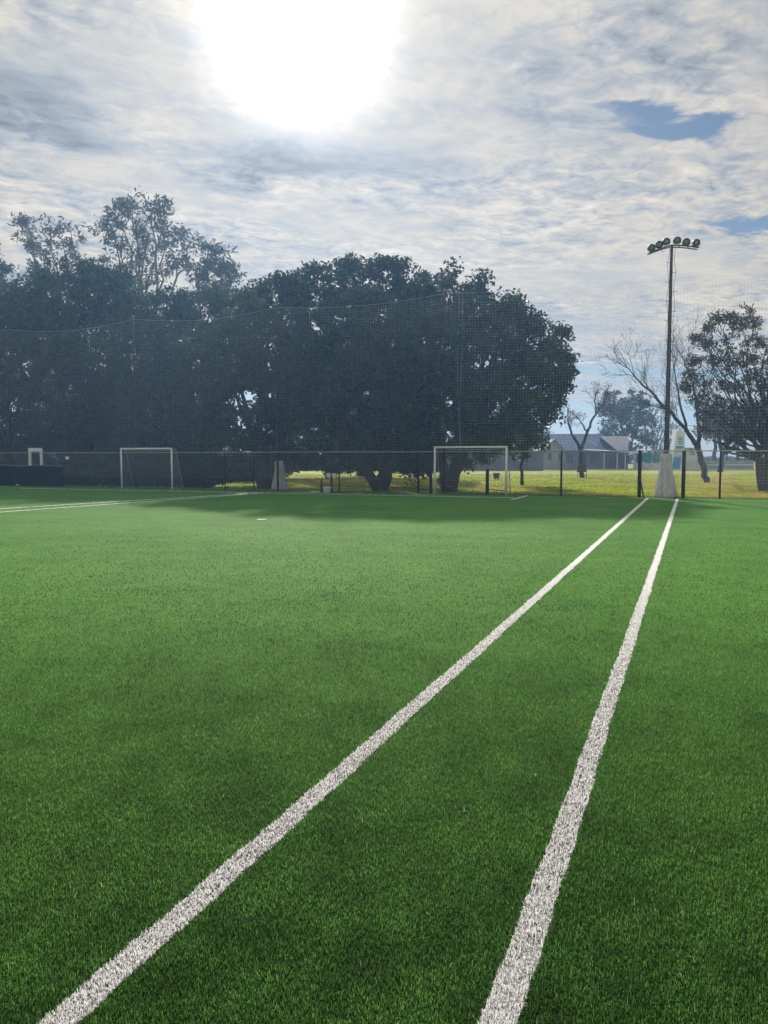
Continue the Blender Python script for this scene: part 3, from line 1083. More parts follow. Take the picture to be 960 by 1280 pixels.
# -- trees farther off
FAR = dict(puff=1.0, per=40, lsize=0.30, slim=0.4, dj=1.5)
lobed_tree('round_tree', ground(780, 585.6), [(765, 505, 17), (790, 503, 17), (806, 512, 12), (775, 525, 20), (800, 530, 18), (760, 540, 13), (785, 550, 20), (806, 552, 12), (750, 545, 8), (760, 515, 10)],
           116, 'round dark green tree behind the house', leaf='gum_leaf', trunk_r=0.4, **FAR)
lobed_tree('round_tree', ground(900, 590.0), [(895, 530, 16), (920, 532, 18), (945, 530, 18), (905, 515, 18), (935, 515, 16), (885, 515, 12), (960, 540, 16)],
           84, 'dark tree standing behind the leaning bare tree', leaf='euc_leaf', trunk_r=0.3, **{**FAR, 'puff': 0.7, 'lsize': 0.2}, dens=0.8)
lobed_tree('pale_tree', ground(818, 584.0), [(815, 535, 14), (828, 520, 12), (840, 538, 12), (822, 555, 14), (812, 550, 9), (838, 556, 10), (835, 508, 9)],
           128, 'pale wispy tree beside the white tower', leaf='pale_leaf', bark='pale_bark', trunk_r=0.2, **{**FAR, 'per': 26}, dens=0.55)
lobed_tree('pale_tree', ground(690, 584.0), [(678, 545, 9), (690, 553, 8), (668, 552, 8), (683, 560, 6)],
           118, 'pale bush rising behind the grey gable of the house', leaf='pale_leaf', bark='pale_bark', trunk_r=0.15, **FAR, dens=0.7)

# far wood along the horizon
cs = []
for k in range(230):
    px = RNG.uniform(-260, 1260)
    Y = RNG.uniform(190, 260)
    h = RNG.uniform(1.5, 6.5) * (1.0 if px < 690 else 0.40 if px < 860 else 0.12)
    c = at(px, 572, Y); c[2] = 0
    m = 14
    pts = np.stack([c[0] + RNG.normal(0, 2.6, m), c[1] + RNG.normal(0, 1.5, m), RNG.uniform(0.3, max(h, 0.7), m)], 1)
    cs.append(pts)
cs = np.concatenate(cs)
vs, fs, tt = leaves(cs, 1.5, 11, 0.85, 0.6)
vs[:, 2] = np.maximum(vs[:, 2], 0.0)
tag(big_mesh('far_wood', vs, fs, M['hedge_leaf'], tt), 'low dark line of far trees along the horizon', None, None, 'stuff')

# ------------------------------------------------------------------ floodlight
base = ground(831.5, 621.5)
DF = base[1]
fl = thing('floodlight', base, 'tall dark floodlight pole with six round lamps on a crossarm', 'floodlight')
topz = at(840, 306, DF)[2]
px0 = base[0]
mb = MB()
zs = np.linspace(-0.1, topz, 14)
mb.tube([(px0, DF, z) for z in zs], np.linspace(0.115, 0.055, 14), 12)
mb.build('pole', M['rust_steel'], fl, True)
arm = MB()
def fa(x, y, dy=0.0): return at(x, y, DF + dy)
armp = [fa(811, 316, -.25), fa(822, 312, -.1), fa(832, 308.5, 0), fa(840, 306.6, 0), fa(850, 306.8, 0), fa(861, 307.8, -.1), fa(874, 309.5, -.25)]
arm.tube(armp, 0.028, 6)
arm.tube([p + np.array([0, 0.16, -0.03]) for p in armp], 0.024, 6)
for p in armp[1:-1]:
    arm.tube([p, p + np.array([0, 0.16, -0.03])], 0.018, 5)
arm.build('crossarm', M['rust_steel'], fl)
for lx, ly, ay in ((814.5, 309.8, -.2), (824, 305.6, -.08), (833, 301.9, 0), (846.6, 300.4, 0), (858, 302.3, -.08), (870.4, 303.4, -.22)):
    c = fa(lx, ly, ay)
    ax = np.array([RNG.uniform(-.25, .25), -0.80, -0.52])
    ax /= np.linalg.norm(ax)
    lb = MB()
    lb.lathe(c, [(0.03, 0.24), (0.075, 0.22), (0.10, 0.12), (0.135, 0.05), (0.148, 0.0), (0.148, -0.025), (0.128, -0.025), (0.125, -0.004)], 20, -ax)
    lo = lb.build('lamp', M['rust_steel'], fl, True)
    g = MB()
    g.lathe(c, [(0.124, 0.004), (0.05, -0.012), (0.004, -0.016)], 18, -ax)
    g.build('lens', M['lens'], lo, True)
    yk = MB()
    j = int(np.argmin([abs(p[0] - c[0]) for p in armp]))
    foot = np.array([c[0], armp[j][1], np.interp(c[0], [p[0] for p in armp], [p[2] for p in armp])])
    for s in (-1, 1):
        yk.tube([c + np.array([s * 0.155, 0.02, 0.0]), c + np.array([s * 0.155, 0.03, -0.09]), foot + np.array([s * 0.03, 0, 0.0])], 0.012, 5)
    yk.build('bracket', M['rust_steel'], lo)
for k in range(14):
    z = topz - 0.7 - k * 0.38
    s = 1 if k % 2 else -1
    MB().tube([(px0, DF, z), (px0 + s * 0.20, DF - 0.03, z + 0.01), (px0 + s * 0.215, DF - 0.03, z + 0.06)], 0.009, 4).build('climbing_peg', M['rust_steel'], fl)
cb = MB()
for s, ph in ((-1, 0.0), (1, 1.2)):
    zz = np.linspace(1.9, topz - 0.1, 60)
    cb.tube([(px0 + s * (0.13 + 0.035 * math.sin(z * 5 + ph)), DF - 0.06, z) for z in zz], 0.008, 4)
loop = [fa(829, 309, 0) + np.array([0.06 * math.cos(t), 0, 0.09 * math.sin(t) - 0.1]) for t in np.linspace(0.5, 5.8, 12)]
cb.tube(loop, 0.008, 4)
cb.build('cable', M['dark_steel'], fl)


def wrap(px, py_base, w_px, top_px, label, lean=0.0, r_top=0.09):
    b = ground(px, py_base)
    Y = b[1]
    h = at(px, top_px, Y)[2]
    r1 = w_px / 2 * Y / FPX
    prof = [(r1 * k, h * z) for k, z in ((1.0, 0.0), (0.94, 0.05), (0.82, 0.16), (0.71, 0.32), (0.66, 0.42), (0.58, 0.56), (0.56, 0.68), (0.47, 0.80), (0.50, 0.90), (0.40, 1.0))]
    ph = RNG.uniform(0, 6)
    def jit(t, k): return 1 + 0.10 * math.sin(7 * t + ph + 0.35 * k) + 0.08 * math.sin(19 * t + 2 * ph - 0.4 * k) + 0.06 * math.sin(3 * t + k) + RNG.uniform(-.04, .04)
    mb = MB().lathe((b[0], b[1], 0.0), prof, 72, None, jit)
    o = mb.build('net_bundle', M['wrap'], None, True)
    tag(o, label, 'net bundle', 'white net bundles round the pole feet')
    t = MB().tube([(b[0] + r1 * .43 * math.cos(a), Y + r1 * .43 * math.sin(a), h * 0.88) for a in np.linspace(0, 2 * PI, 20)], 0.014, 5)
    t.build('tie_rope', M['goal_twine'], o)
    return o


wrap(831.5, 621.9, 27, 567, 'white gathered netting bundled round the foot of the floodlight pole')
wrap(349.5, 612.6, 21, 576, 'white gathered netting bundled round the net pole left of centre')

# ------------------------------------------------------------------ tall ball net
NET_Z = 8.75
poles = []
for px, lab in ((13, 'thin tall net pole near the left edge of the photo above the dark screen'), (170, 'thin tall net pole behind the smaller goal'), (347, 'thin tall net pole rising from a white net bundle'), (555, 'tall net pole rising behind the left post of the larger goal')):
    p = on_fence(px, 0, 0.10)
    if lab is None:
        poles.append(p); continue
    t = thing('net_pole', p, lab, 'pole', 'tall poles carrying the ball net')
    MB().tube([p + np.array([0, 0, z]) for z in (-0.1, 3, 6, NET_Z + 0.1)], [0.055, 0.05, 0.045, 0.04], 10).build('pole', M['rust_steel'], t, True)
    MB().lathe(p + np.array([0, 0, NET_Z + 0.1]), [(0.05, 0), (0.05, 0.03), (0.02, 0.06)], 10).build('cap', M['galv'], t)
    if px == 555:
        MB().box(p + np.array([0.05, -0.07, 6.05]), (0.14, 0.10, 0.22)).build('pulley', M['dark_steel'], t)
    poles.append(p)

net = thing('ball_net', on_fence(555), 'tall grey ball stop net hung on poles above the fence', 'net')
vs_ = [fence_v(p, 0.02) for p in (-260, 13, 170, 347, 555, 836, 1180)]
sagz = [0.4, 0.34, 0.32, 0.25, 0.16, 0.12]


def top_at(v):
    for a, b, s in zip(vs_[:-1], vs_[1:], sagz):
        if b <= v <= a + 1e-6:
            t = (v - a) / (b - a)
            return NET_Z - s * 4 * t * (1 - t)
    return NET_Z


tw = MB()
CELL = 0.125
v = vs_[0]
k = 0
while v > vs_[-1]:
    zt = top_at(v)
    zb = 0.55 if v < fence_v(345) else 0.6
    bow = 0.05
    zz = np.linspace(zb, zt, 6)
    tw.tube([uv(UF + 0.12 + bow * math.sin(v * 1.7 + z * 0.8), v + 0.02 * math.sin(z * 2 + v), z) for z in zz], 0.0020, 3, caps=False)
    v -= CELL
    k += 1
nv = int((vs_[0] - vs_[-1]) / 0.9)
for j in range(int((NET_Z - 0.6) / CELL)):
    pts = []
    for i in range(nv + 1):
        vv_ = vs_[0] + (vs_[-1] - vs_[0]) * i / nv
        z = 0.6 + (top_at(vv_) - 0.6) * (j + 0.0) / ((NET_Z - 0.6) / CELL)
        pts.append(uv(UF + 0.12 + 0.05 * math.sin(vv_ * 1.7 + z * 0.8), vv_, z))
    tw.tube(pts, 0.0020, 3, caps=False)
no = tw.build('mesh', M['twine'], net)
no['kind'] = 'stuff'
rp = MB().tube([uv(UF + 0.12, x, top_at(x)) for x in np.linspace(vs_[0], fence_v(645, 0.02), 70)], 0.006, 5)
rp.build('top_rope', M['twine'], net)
hr = MB()
for dxp, ph in ((571, 0.0), (576, 1.3)):
    p = on_fence(dxp, 0, 0.05)
    hr.tube([p + np.array([0.05 * math.sin(z * 0.9 + ph) + (0.10 * (NET_Z - z) / 8 if dxp == 571 else 0.0), 0, z]) for z in np.linspace(1.9, NET_Z - 0.05, 22)], 0.007, 5)
hr.build('hoist_rope', M['galv'], net)

# ------------------------------------------------------------------ fence
fe = thing('fence', on_fence(480), 'chain link fence with dark posts and pale top rail along the pitch end', 'fence')
FZ = 1.86
vL, vR = fence_v(-420), fence_v(1300)
MB().tube([uv(UF, x, FZ) for x in np.linspace(vL, vR, 50)], 0.021, 7).build('top_rail', M['galv'], fe)
MB().tube([uv(UF, x, 0.06) for x in np.linspace(vL, vR, 50)], 0.006, 4).build('bottom_wire', M['galv'], fe)


def fpost(px, r, h=FZ + 0.02, mat='dark_steel', z0=-0.1, du=0.0):
    p = on_fence(px, 0, du)
    o = MB().lathe(p, [(r, z0), (r, h - 0.03), (r * 0.92, h - 0.01), (r * 0.5, h + 0.01)], 10).build('post', M[mat], fe, True)
    return o, p


for px, r in ((-380, .03), (-250, .03), (-120, .03), (-10, .03), (254, .026), (281, .03), (317, .03), (424, .03), (702, .042), (901, .040), (1010, .04), (1120, .04), (1240, .04)):
    fpost(px, r)
for px in (800, 855):
    fpost(px, 0.072)
MB().tube([on_fence(801, 0.75, 0.03), on_fence(803, 0.4, -0.05), on_fence(806, 0.0, -0.12)], 0.03, 6).build('brace', M['dark_steel'], fe)
for px, r, h in ((523, 0.050, FZ), (538.5, 0.065, FZ), (609.5, 0.075, 1.12)):
    fpost(px, r, h, 'dark_steel', -0.1, 0.04)
MB().tube([on_fence(523, 0.18, 0.04), on_fence(538.5, 0.18, 0.04)], 0.022, 6).build('low_rail', M['dark_steel'], fe)
MB().tube([on_fence(609.5, 0.22, 0.04), on_fence(632, 0.18, 0.04)], 0.022, 6).build('low_rail', M['dark_steel'], fe)
ch = MB()
v = vL
while v > vR:
    for s in (-1, 1):
        a, b = (0.06, FZ) if s > 0 else (FZ, 0.06)
        ch.tube([uv(UF + s * 0.003, v, a), uv(UF + s * 0.003, v - (FZ - 0.06), b)], 0.0013, 3, caps=False)
    v -= 0.11
co = ch.build('chain_link', M['galv'], fe)
co['kind'] = 'stuff'

# dark screen on the left part of the fence
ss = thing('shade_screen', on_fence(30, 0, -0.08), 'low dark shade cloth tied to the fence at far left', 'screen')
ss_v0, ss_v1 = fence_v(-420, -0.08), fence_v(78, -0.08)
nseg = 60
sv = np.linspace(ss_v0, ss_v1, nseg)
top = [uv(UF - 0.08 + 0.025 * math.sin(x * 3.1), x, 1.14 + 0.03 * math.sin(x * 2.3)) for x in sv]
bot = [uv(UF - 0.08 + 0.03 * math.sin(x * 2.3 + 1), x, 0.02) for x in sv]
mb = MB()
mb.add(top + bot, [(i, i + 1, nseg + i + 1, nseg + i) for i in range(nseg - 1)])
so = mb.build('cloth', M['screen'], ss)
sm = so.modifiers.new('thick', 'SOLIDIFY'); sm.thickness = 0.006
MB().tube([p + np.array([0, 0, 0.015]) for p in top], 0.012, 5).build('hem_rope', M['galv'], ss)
tg = on_fence(84, 1.50, -0.04)
MB().box(tg, (0.22, 0.012, 0.16), math.atan2(V[1], V[0])).build('plate', M['white_paint'])
tag(bpy.data.objects['plate'], 'small white plate hung on the fence left of the smaller goal', 'sign')

# ------------------------------------------------------------------ goals


def goal(px_l, px_r, py, H, label, du, net_dens=0.12):
    b = ground((px_l + px_r) / 2, py)
    uu = b @ U
    r1, r2 = ray(px_l, 572), ray(px_r, 572)
    A = r1 * uu / (r1[:2] @ U[:2]); A[2] = 0
    B = r2 * uu / (r2[:2] @ U[:2]); B[2] = 0
    t = thing('goal', (A + B) / 2, label, 'goal', 'white football goals')
    r = 0.042
    for P in (A, B):
        MB().tube([P + np.array([0, 0, -0.02]), P + np.array([0, 0, H])], r, 12).build('goal_post', M['white_paint'], t, True)
    d = (B - A) / np.linalg.norm(B - A)
    MB().tube([A - d * r + np.array([0, 0, H]), B + d * r + np.array([0, 0, H])], r * 1.02, 12).build('crossbar', M['white_paint'], t, True)
    dep = 0.9
    fr = MB()
    tops = []
    for P in (A, B):
        T = P + np.array([0, 0, H]); T2 = P + U * 0.35 + np.array([0, 0, H - 0.05]); G = P + U * dep + np.array([0, 0, 0.03])
        fr.tube([T, T2, P + U * 0.62 + np.array([0, 0, H * 0.5]), G], 0.016, 6)
        fr.tube([P + np.array([0, 0, 0.03]), G], 0.016, 6)
    fr.tube([A + U * dep + np.array([0, 0, 0.03]), B + U * dep + np.array([0, 0, 0.03])], 0.016, 6)
    fr.build('back_frame', M['galv'], t)
    # net
    nt = MB()
    W = np.linalg.norm(B - A)

    def surf(s, k):
        """s along width 0..1, k down the back 0..1"""
        P = A + (B - A) * s
        prof = [(0.0, H - 0.04), (0.35, H - 0.09), (0.62, H * 0.5), (dep, 0.03)]
        kk = np.linspace(0, 1, 4)
        uo = np.interp(k, kk, [p[0] for p in prof]); z = np.interp(k, kk, [p[1] for p in prof])
        bag = 0.09 * math.sin(PI * k) * math.sin(PI * s) + 0.03 * math.sin(9 * s + 5 * k)
        return P + U * (uo - bag) + np.array([0, 0, z - 0.05 * math.sin(PI * s) * (1 - k)])
    ns, nk = int(W / net_dens), int(2.6 / net_dens)
    for i in range(ns + 1):
        nt.tube([surf(i / ns, k) for k in np.linspace(0, 1, 14)], 0.0028, 3, caps=False)
    for j in range(nk + 1):
        nt.tube([surf(s, j / nk) for s in np.linspace(0, 1, 14)], 0.0028, 3, caps=False)
    for P in (A, B):
        for z in np.arange(0.1, H, net_dens):
            uo = np.interp(z, [0.03, H * 0.5, H - 0.09], [dep, 0.62, 0.35])
            nt.tube([P + np.array([0, 0, z]), P + U * uo * 0.5 + d * 0.04 * math.sin(z * 9) + np.array([0, 0, z - 0.03]), P + U * uo + np.array([0, 0, z])], 0.0028, 3, caps=False)
        for uo in np.arange(0.1, dep, net_dens):
            zt = np.interp(uo, [0, 0.35, 0.62, dep], [H, H - 0.05, H * 0.5, 0.05])
            nt.tube([P + U * uo + np.array([0, 0, 0.03]), P + U * uo + np.array([0, 0, zt])], 0.0028, 3, caps=False)
    n_o = nt.build('net', M['goal_twine'], t)
    n_o['kind'] = 'stuff'
    return t


goal(543.5, 633.0, 618.0, 2.05, 'larger looking white goal with net right of centre by the fence', 0)
goal(151.5, 214.5, 611.3, 2.05, 'white goal on the left with dark shrubs behind it', 0)

# white frame behind the screen
fb = on_fence(44, 0, 0.35)
YF = fb[1]
fr = thing('white_frame', fb, 'narrow white frame standing in the shade behind the dark screen', 'frame')
for x in (37.5, 51.8):
    p = at(x, 572, YF)
    MB().box((p[0], YF, -0.02), (0.14, 0.10, at(x, 562, YF)[2] + 0.02)).build('upright', M['white_paint'], fr)
pl, pr = at(36.3, 572, YF)[0], at(53, 572, YF)[0]
MB().box(((pl + pr) / 2, YF - 0.003, at(44, 564.5, YF)[2]), (pr - pl, 0.11, 0.20)).build('top_bar', M['white_paint'], fr)

# ------------------------------------------------------------------ small things by the fence
for px, top_, r in ((402, 600, 0.045), (414.5, 591, 0.05)):
    b = ground(px, 615.6)
    o = MB().lathe(b, [(r, -0.05), (r, at(px, top_, b[1])[2]), (r * 0.6, at(px, top_, b[1])[2] + 0.02)], 10).build('short_post', M['dark_steel'], None, True)
    tag(o, 'short dark post left of a white tub under the fig trees' if px == 402 else 'short dark post carrying two pale discs under the fig trees', 'post')
pb = ground(414.5, 615.6)
tp = thing('disc_sign', (pb[0], pb[1] - 0.06, at(414, 598, pb[1])[2]), 'pair of pale round plates on the taller short post', 'sign')
for x, y, r in ((410.5, 594, 0.11), (417.5, 594, 0.10)):
    c = at(x, y, pb[1] - 0.055)
    MB().lathe(c, [(r * .96, 0.0), (r, 0.008), (r, 0.016), (r * .5, 0.024)], 16, (0, -1, 0.05)).build('plate', M['cream'], tp)
b = ground(409, 615.8)
tb = MB().lathe((b[0], b[1], -0.01), [(0.13, 0), (0.16, 0.02), (0.185, 0.24), (0.20, 0.25), (0.20, 0.275), (0.17, 0.275), (0.155, 0.05)], 18).build('tub', M['white_paint'], None, True)
tag(tb, 'white tub on the grass between two short dark posts', 'tub')
b = ground(620.5, 599)
bn = thing('litter_bin', b, 'small dark square bin on the lawn seen through the larger goal', 'bin')
MB().box((b[0], b[1], 0.06), (0.34, 0.34, 0.36), 0.2, 1.06, 1.06).build('body', M['wood_dark'], bn)
MB().box((b[0], b[1], 0.423), (0.39, 0.39, 0.04), 0.2).build('lid', M['dark_steel'], bn)
for sx in (-1, 1):
    MB().box((b[0] + sx * 0.12, b[1], -0.02), (0.05, 0.24, 0.078), 0.2).build('foot', M['dark_steel'], bn)
b = ground(24, 607.6)
tag(MB().lathe((b[0], b[1], 0), [(0.10, 0), (0.16, 0.03), (0.15, 0.08), (0.07, 0.13), (0.02, 0.15)], 14, None, lambda t, k: 1 + 0.25 * math.sin(3 * t + k)).build('bag', M['wrap'], None, True),
    'pale crumpled bag lying at the foot of the dark screen', 'bag')
# guard frame round the foot of the bare tree
b = ground(727, 597)
gd = thing('tree_guard', b, 'small brown guard on thin legs round the bare tree foot', 'tree guard')
MB().lathe((b[0], b[1] , 0.45), [(0.36, 0), (0.40, 0.0), (0.34, 0.55), (0.30, 0.55)], 10).build('collar', M['wood_dark'], gd)
for sx in (-1, 1):
    MB().tube([(b[0] + sx * 0.36, b[1] - 0.12, -0.05), (b[0] + sx * 0.34, b[1] - 0.10, 0.52)], 0.022, 6).build('leg', M['wood_dark'], gd)

# ------------------------------------------------------------------ house
HD = 102.0
hx = lambda px: at(px, 572, HD)[0]
hz = lambda py: at(480, py, HD)[2]
ho = thing('house', (hx(735), HD, 0), 'low grey house with blue metal roof and verandah beyond the lawn', 'house')
x0, x1, x2, x3 = hx(676), hx(703), hx(757), hx(793)
# left gable annex
wb = MB()
ya, yb = HD - 1.5, HD + 6
xm, za, ze = (x0 + x1) / 2, hz(550), hz(565)
wb.add([(x0, ya, -0.1), (x1, ya, -0.1), (x1, ya, ze), (xm, ya, za), (x0, ya, ze), (x0, yb, -0.1), (x1, yb, -0.1), (x1, yb, ze), (xm, yb, za), (x0, yb, ze)],
       [(0, 1, 2, 3, 4), (9, 8, 7, 6, 5), (1, 6, 7, 2), (5, 0, 4, 9), (2, 7, 8, 3), (4, 3, 8, 9)])
wall1 = wb.build('wall', M['plaster'], ho)
rf = MB()
for s in (-1, 1):
    e = (x0 - 0.2 if s < 0 else x1 + 0.2)
    qd = [(e, ya - 0.25, ze - 0.10), (xm, ya - 0.25, za + 0.03), (xm, yb, za + 0.03), (e, yb, ze - 0.10)]
    rf.slab(qd if s > 0 else qd[::-1], -0.09)
rf.build('roof', M['plaster'], ho)


def window(xc, zc_, w, h, y, mat='plaster'):
    f = MB()
    t = 0.07
    f.box((xc, y - 0.03, zc_ + h / 2), (w + 2 * t, 0.08, t)).box((xc, y - 0.03, zc_ - h / 2 - t), (w + 2 * t, 0.08, t))
    f.box((xc - w / 2 - t / 2, y - 0.03, zc_ - h / 2), (t, 0.078, h)).box((xc + w / 2 + t / 2, y - 0.03, zc_ - h / 2), (t, 0.078, h))
    f.box((xc, y - 0.025, zc_ - h / 2), (0.04, 0.06, h))
    fo = f.build('window', M[mat], ho)
    MB().box((xc, y - 0.008, zc_ - h / 2), (w, 0.02, h)).build('pane', M['pane'], fo)


window(hx(684), hz(570.5), 0.42, 0.82, ya)
window(hx(697), hz(570.5), 0.42, 0.82, ya)
# main block
ym = HD + 2.6
MB().box(((x1 + x3) / 2, ym + 4, -0.1), (x3 - x1 - 0.02, 8, hz(563) + 0.1)).build('wall', M['plaster'], ho)
ridge_z, eave_z = hz(541), hz(563.5)
rf = MB()
qf = [(x1 - 0.7, ym - 1.0, eave_z), (x2 + 1.8, ym - 1.0, eave_z), (x2 + 1.4, ym + 4, ridge_z), (x1 - 0.3, ym + 4, ridge_z)]
rf.slab(qf, 0.07)
qb = [(x1 - 0.3, ym + 4, ridge_z), (x2 + 1.4, ym + 4, ridge_z), (x2 + 1.8, ym + 9, eave_z), (x1 - 0.7, ym + 9, eave_z)]
rf.slab(qb, 0.07)
ro = rf.build('roof', M['blue_roof'], ho)
sb = MB()
for k in range(17):
    t = k / 16
    a = np.array(qf[0]) * (1 - t) + np.array(qf[1]) * t + np.array([0, 0, 0.085])
    b_ = np.array(qf[3]) * (1 - t) + np.array(qf[2]) * t + np.array([0, 0, 0.085])
    sb.tube([a, b_], 0.020, 4)
sb.build('seam', M['blue_roof'], ro)
# a pale valley strip and chimney stub
MB().tube([np.array([hx(744), ym + 1.5, hz(549)]), np.array([hx(752), ym - 0.2, hz(556)])], 0.07, 4).build('flashing', M['cream'], ro)
# right wing, sky light on its front slope put into the pale colour
A_ = np.array([x2, HD + 2.9, hz(545)]); B_ = np.array([hx(791), HD + 2.2, hz(545)])
C_ = np.array([hx(783), HD - 0.6, hz(563.5)]); D_ = np.array([hx(771), HD - 0.2, hz(563.5)])
E_ = np.array([hx(797), HD + 4.2, hz(563.5)])
rw = MB()
rw.slab([D_, C_, B_, A_], 0.07)
rwo = rw.build('roof', M['skylit_roof'], ho)
sm_ = MB()
for k in range(6):
    t = k / 5
    sm_.tube([D_ * (1 - t) + C_ * t + np.array([0, -.04, 0.06]), A_ * (1 - t) + B_ * t + np.array([0, -.04, 0.06])], 0.03, 4)
sm_.build('seam', M['skylit_roof'], rwo)
gw = MB()
Cz, Ez = C_ * np.array([1, 1, 0]), E_ * np.array([1, 1, 0])
gw.add([C_ + [0.03, 0, -.02], E_, B_ + [0.03, 0, -.03], Cz, Ez], [(0, 1, 2), (3, 4, 1, 0)])
gw.build('gable_wall', M['plaster'], ho)
MB().slab([A_ + [0, .02, 0], B_ + [0, .02, 0], E_ + [0, .3, 0], (x2 + 1, HD + 6.5, hz(563.5))], 0.06).build('roof', M['blue_roof'], ho)
# verandah
vr = MB()
vr.slab([(hx(733), HD - 1.6, hz(563.2)), (hx(797), HD - 1.9, hz(567.0)), (hx(797), HD + 2.5, hz(564.5)), (hx(733), HD + 2.5, hz(562))], 0.10)
vr.build('verandah_roof', M['white_paint'], ho)
for px in (752, 768, 778, 789):
    MB().box((hx(px), HD - 1.2, 0.10), (0.13, 0.13, hz(565.5) - 0.18)).build('verandah_post', M['cream'], ho)
MB().box(((hx(727) + hx(795)) / 2, HD - 0.4, -0.05), (hx(795) - hx(727), 3.2, 0.15)).build('verandah_floor', M['concrete'], ho)
for px, w, h in ((712, 0.7, 1.0), (741, 0.9, 1.3), (760, 0.8, 1.3)):
    window(hx(px) * (ym / HD), 1.45, w, h, ym)
dr = MB().box((hx(730) * 1.02, ym - 0.03, 0.02), (0.9, 0.07, 2.05)).build('door', M['wood_dark'], ho)
window(hx(786), 1.4, 0.5, 0.9, HD + 0.6)

# long dim wall left of the house
wl = thing('garden_wall', at(520, 572, 96), 'long dull brown wall under the fig trees left of the house', 'wall')
wa, wb_ = at(340, 572, 92)[0], at(674, 572, 98)[0]
cxw = (wa + wb_) / 2
MB().box((cxw, 95.5, -0.1), (wb_ - wa, 0.35, hz(565) + 0.1), 0.0).build('wall_body', M['dim_wall'], wl)
MB().box((cxw, 95.5, hz(565) + 0.002), (wb_ - wa + 0.1, 0.5, 0.10)).build('coping', M['dim_wall'], wl)

# low white wall and paving at the lawn end, right of the house
pv = MB().box((hx(735), HD - 2.6, -0.1), (hx(800) - hx(670), 1.2, 0.13)).build('path', M['concrete'])
tag(pv, 'pale concrete path along the front of the house', None, None, 'structure')
lw = thing('low_wall', at(815, 572, 104), 'low pale wall with posts between the house and the white tower', 'wall')
la, lb = hx(797), hx(838)
MB().box(((la + lb) / 2, HD + 1, -0.1), (lb - la, 0.22, 0.95)).build('panel', M['cream'], lw)
for k in range(5):
    MB().box((la + (lb - la) * k / 4, HD + 0.85, -0.1), (0.16, 0.1, 1.15)).build('post', M['cream'], lw)
# teal shade screen
ts = thing('green_screen', at(808, 572, 108), 'teal green cloth screen standing right of the house', 'screen')
GD = 108.0
gx0, gx1 = at(796, 572, GD)[0], at(826, 572, GD)[0]
gz0, gz1 = at(480, 577.5, GD)[2], at(480, 565.5, GD)[2]
mb = MB()
nn_ = 24
tp_, bt_ = [], []
for k in range(nn_ + 1):
    x = gx0 + (gx1 - gx0) * k / nn_
    zt = gz1 if x < at(815, 572, GD)[0] else gz1 - 0.35
    tp_.append((x, GD + 0.06 * math.sin(k * 1.3), zt)); bt_.append((x, GD + 0.08 * math.sin(k * 1.1 + 1), gz0))
mb.add(tp_ + bt_, [(i, i + 1, nn_ + 2 + i, nn_ + 1 + i) for i in range(nn_)])
cl = mb.build('cloth', M['teal_cloth'], ts)
cl.modifiers.new('thick', 'SOLIDIFY').thickness = 0.02
for x in (gx0, (gx0 + gx1) / 2, gx1):
    MB().tube([(x, GD + 0.12, -0.1), (x, GD + 0.12, gz1 + 0.15)], 0.05, 8).build('post', M['dark_steel'], ts)

# white tower
TD = 97.0
tx = lambda px: at(px, 572, TD)[0]
tz = lambda py: at(480, py, TD)[2]
to = thing('tower', at(848, 572, TD), 'white tapered tower with blue panels and dark louvres behind the leaning tree', 'tower')
mb = MB()
bl, br, tl, tr = tx(839.5), tx(857), tx(846.5), tx(857)
zt = tz(538)
M['cool_paint'] = mat_worn('cool_white_paint', (0.66, 0.74, 0.82), (0.74, 0.82, 0.90), 0.5, 2.0, 0.4)
mb.add([(bl, TD, -0.1), (br, TD, -0.1), (br, TD + 2, -0.1), (bl, TD + 2, -0.1), (tl, TD + 0.5, zt), (tr, TD + 0.5, zt), (tr, TD + 1.5, zt), (tl, TD + 1.5, zt)],
       [(3, 2, 1, 0), (4, 5, 6, 7), (0, 1, 5, 4), (1, 2, 6, 5), (2, 3, 7, 6), (3, 0, 4, 7)])
mb.build('body', M['cool_paint'], to)
lean = lambda z: TD + 0.5 * (z + 0.1) / (zt + 0.1)


def tpanel(pa, pb, pc, pd, mat, name, out=0.05):
    """panel on the front: four image points clockwise from top left"""
    qs = []
    for x, y in (pd, pc, pb, pa):
        z = tz(y)
        qs.append((tx(x), lean(z) - 0.006, z))
    MB().slab(qs, out).build(name, M[mat], to)


tpanel((845.8, 557.6), (854.8, 557.6), (854.6, 560.6), (845.2, 560.6), 'blue_panel', 'blue_panel')
for y in (561.6, 564.8, 568.0):
    for xa, xb in ((844.8, 848.6), (849.2, 854.0)):
        sh = (y - 561) * -0.09
        tpanel((xa + sh, y), (xb + sh, y), (xb + sh - .2, y + 2.4), (xa + sh - .2, y + 2.4), 'cream', 'window')
tpanel((843.2, 571.0), (852.2, 571.0), (850.4, 586.0), (840.8, 586.0), 'blue_panel', 'blue_panel')
for k, y in enumerate((546.5, 549.0, 551.2, 554.0)):
    tpanel((848.5, y), (854.2, y), (854.2, y + 0.9), (848.5, y + 0.9), 'dark_steel', 'louvre')
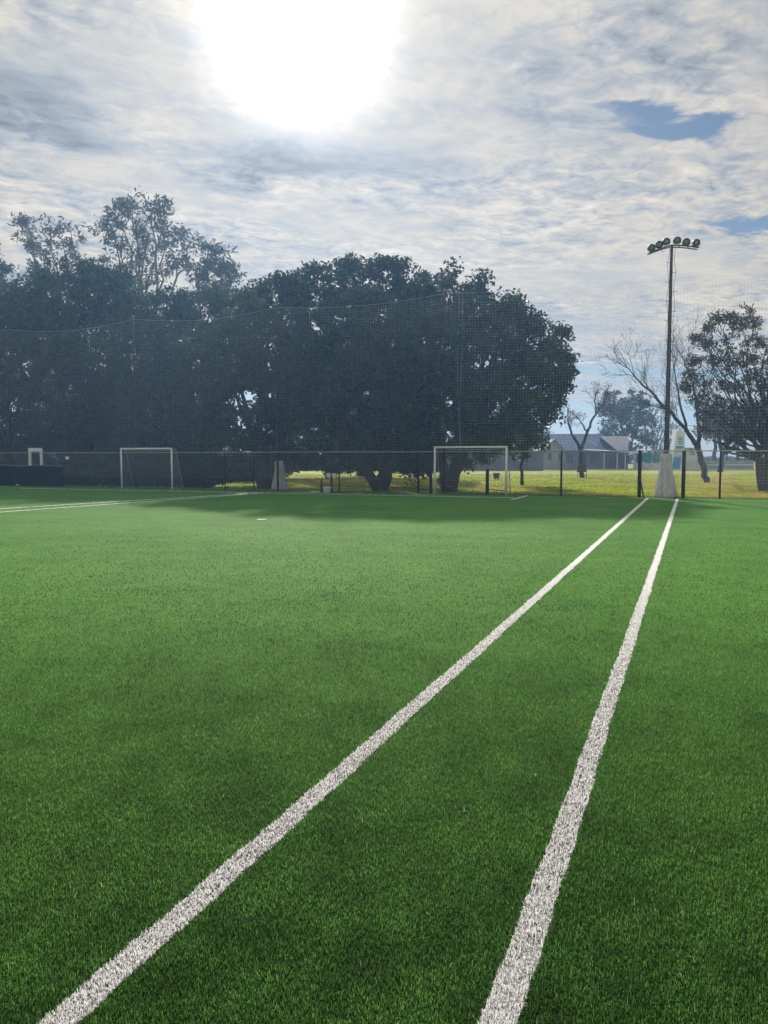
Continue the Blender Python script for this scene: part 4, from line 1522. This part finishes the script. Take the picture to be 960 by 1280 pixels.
# roof rail frame above
fr_ = MB()
for xa, ya_, xb, yb_ in ((847, 538, 850, 532), (855, 538, 856, 532), (850, 532, 873, 532), (856, 538, 872, 538)):
    fr_.tube([at(xa, ya_, TD + 1), at(xb, yb_, TD + 1)], 0.06, 5)
fr_.build('railing', M['white_paint'], to)
kb = thing('kiosk', at(868, 572, TD), 'off white block with dark louvres joined beside the white tower', 'kiosk')
MB().box(((tx(858) + tx(877)) / 2, TD + 1.4, -0.1), (tx(877) - tx(858) - 0.03, 2.4, tz(560.5) + 0.1)).build('wall', M['cream'], kb)
MB().box(((tx(858) + tx(877)) / 2, TD + 1.4, tz(560.5) + 0.002), (tx(877) - tx(858) + 0.15, 2.7, 0.10)).build('roof', M['cream'], kb)
for k, (xa, xb) in enumerate(((861.2, 867), (862, 868.2), (863, 868.5), (864.2, 868.6))):
    y = 562.2 + k * 2.2
    MB().box(((tx(xa) + tx(xb)) / 2, TD + 0.18, tz(y)), (tx(xb) - tx(xa), 0.06, 0.11)).build('louvre', M['dark_steel'], kb)
for y in (577, 581):
    MB().box((tx(867.5), TD + 0.185, tz(y)), (1.6, 0.04, 0.05)).build('batten', M['cream'], kb)

# railing and wall at far right
rl = thing('railing', at(910, 572, 98), 'white railing with low wall panels along the lawn end at right', 'railing')
RD = 98.0
rx = lambda px: at(px, 572, RD)[0]
MB().box(((rx(879) + rx(946)) / 2, RD + 0.8, -0.1), (rx(946) - rx(879), 0.15, at(480, 576, RD)[2] + 0.1)).build('panel', M['plaster'], rl)
for y in (581.5, 587.0):
    MB().box(((rx(857) + rx(943)) / 2, RD, at(480, y, RD)[2]), (rx(943) - rx(857), 0.06, 0.09)).build('rail', M['white_paint'], rl)
for px in (858, 875, 892, 909, 926, 942):
    MB().box((rx(px), RD - 0.02, -0.1), (0.08, 0.07, at(480, 576, RD)[2] + 0.1)).build('post', M['galv'], rl)
gw_ = MB().box(((rx(946) + rx(1010)) / 2, RD - 1, -0.1), (rx(1010) - rx(946), 0.3, at(480, 579.5, RD)[2] + 0.1)).build('grey_wall', M['concrete'])
tag(gw_, 'low plain grey wall behind the trunk of the large gum', 'wall')
for px, r in ((894, 0.32), (908, 0.12), (923, 0.28), (932, 0.14)):
    b = at(px, 572, 112); b[2] = 0
    tt_ = thing('far_tree', b, {894: 'dark trunk seen over the railing, leftmost of the four', 908: 'thin stub of trunk over the railing', 923: 'broad dark trunk over the middle of the railing', 932: 'thin dark trunk right of the broad one over the railing'}[px], 'tree', 'far trunks behind the railing')
    MB().tube(wavy(b - np.array([0, 0, .2]), at(px, 538, 112), 6, 0.02), np.linspace(r, r * .7, 6), 8, 0.06).build('trunk', M['bark'], tt_, True)
    cc = at(px, 536, 112) + RNG.normal(0, 1, (34, 3)) * np.array([1.8, 1.2, 0.7])
    vs, fs, tn = leaves(cc, 0.8, 26, 0.26, 0.4)
    big_mesh('crown', vs, fs, M['euc_leaf'], tn, tt_)

# ------------------------------------------------------------------ haze
hb = MB().box((0, 0, -1.1), (1180, 1180, 31.0))
hm, hnt, hout = material('haze_air')
pv_ = hnt.nodes.new('ShaderNodeVolumePrincipled')
pv_.inputs['Color'].default_value = (0.30, 0.56, 1.0, 1)
pv_.inputs['Density'].default_value = 0.0014
pv_.inputs['Anisotropy'].default_value = 0.5
hnt.links.new(pv_.outputs[0], hout.inputs['Volume'])
hz_o = hb.build('haze', hm)
hz_o['kind'] = 'stuff'
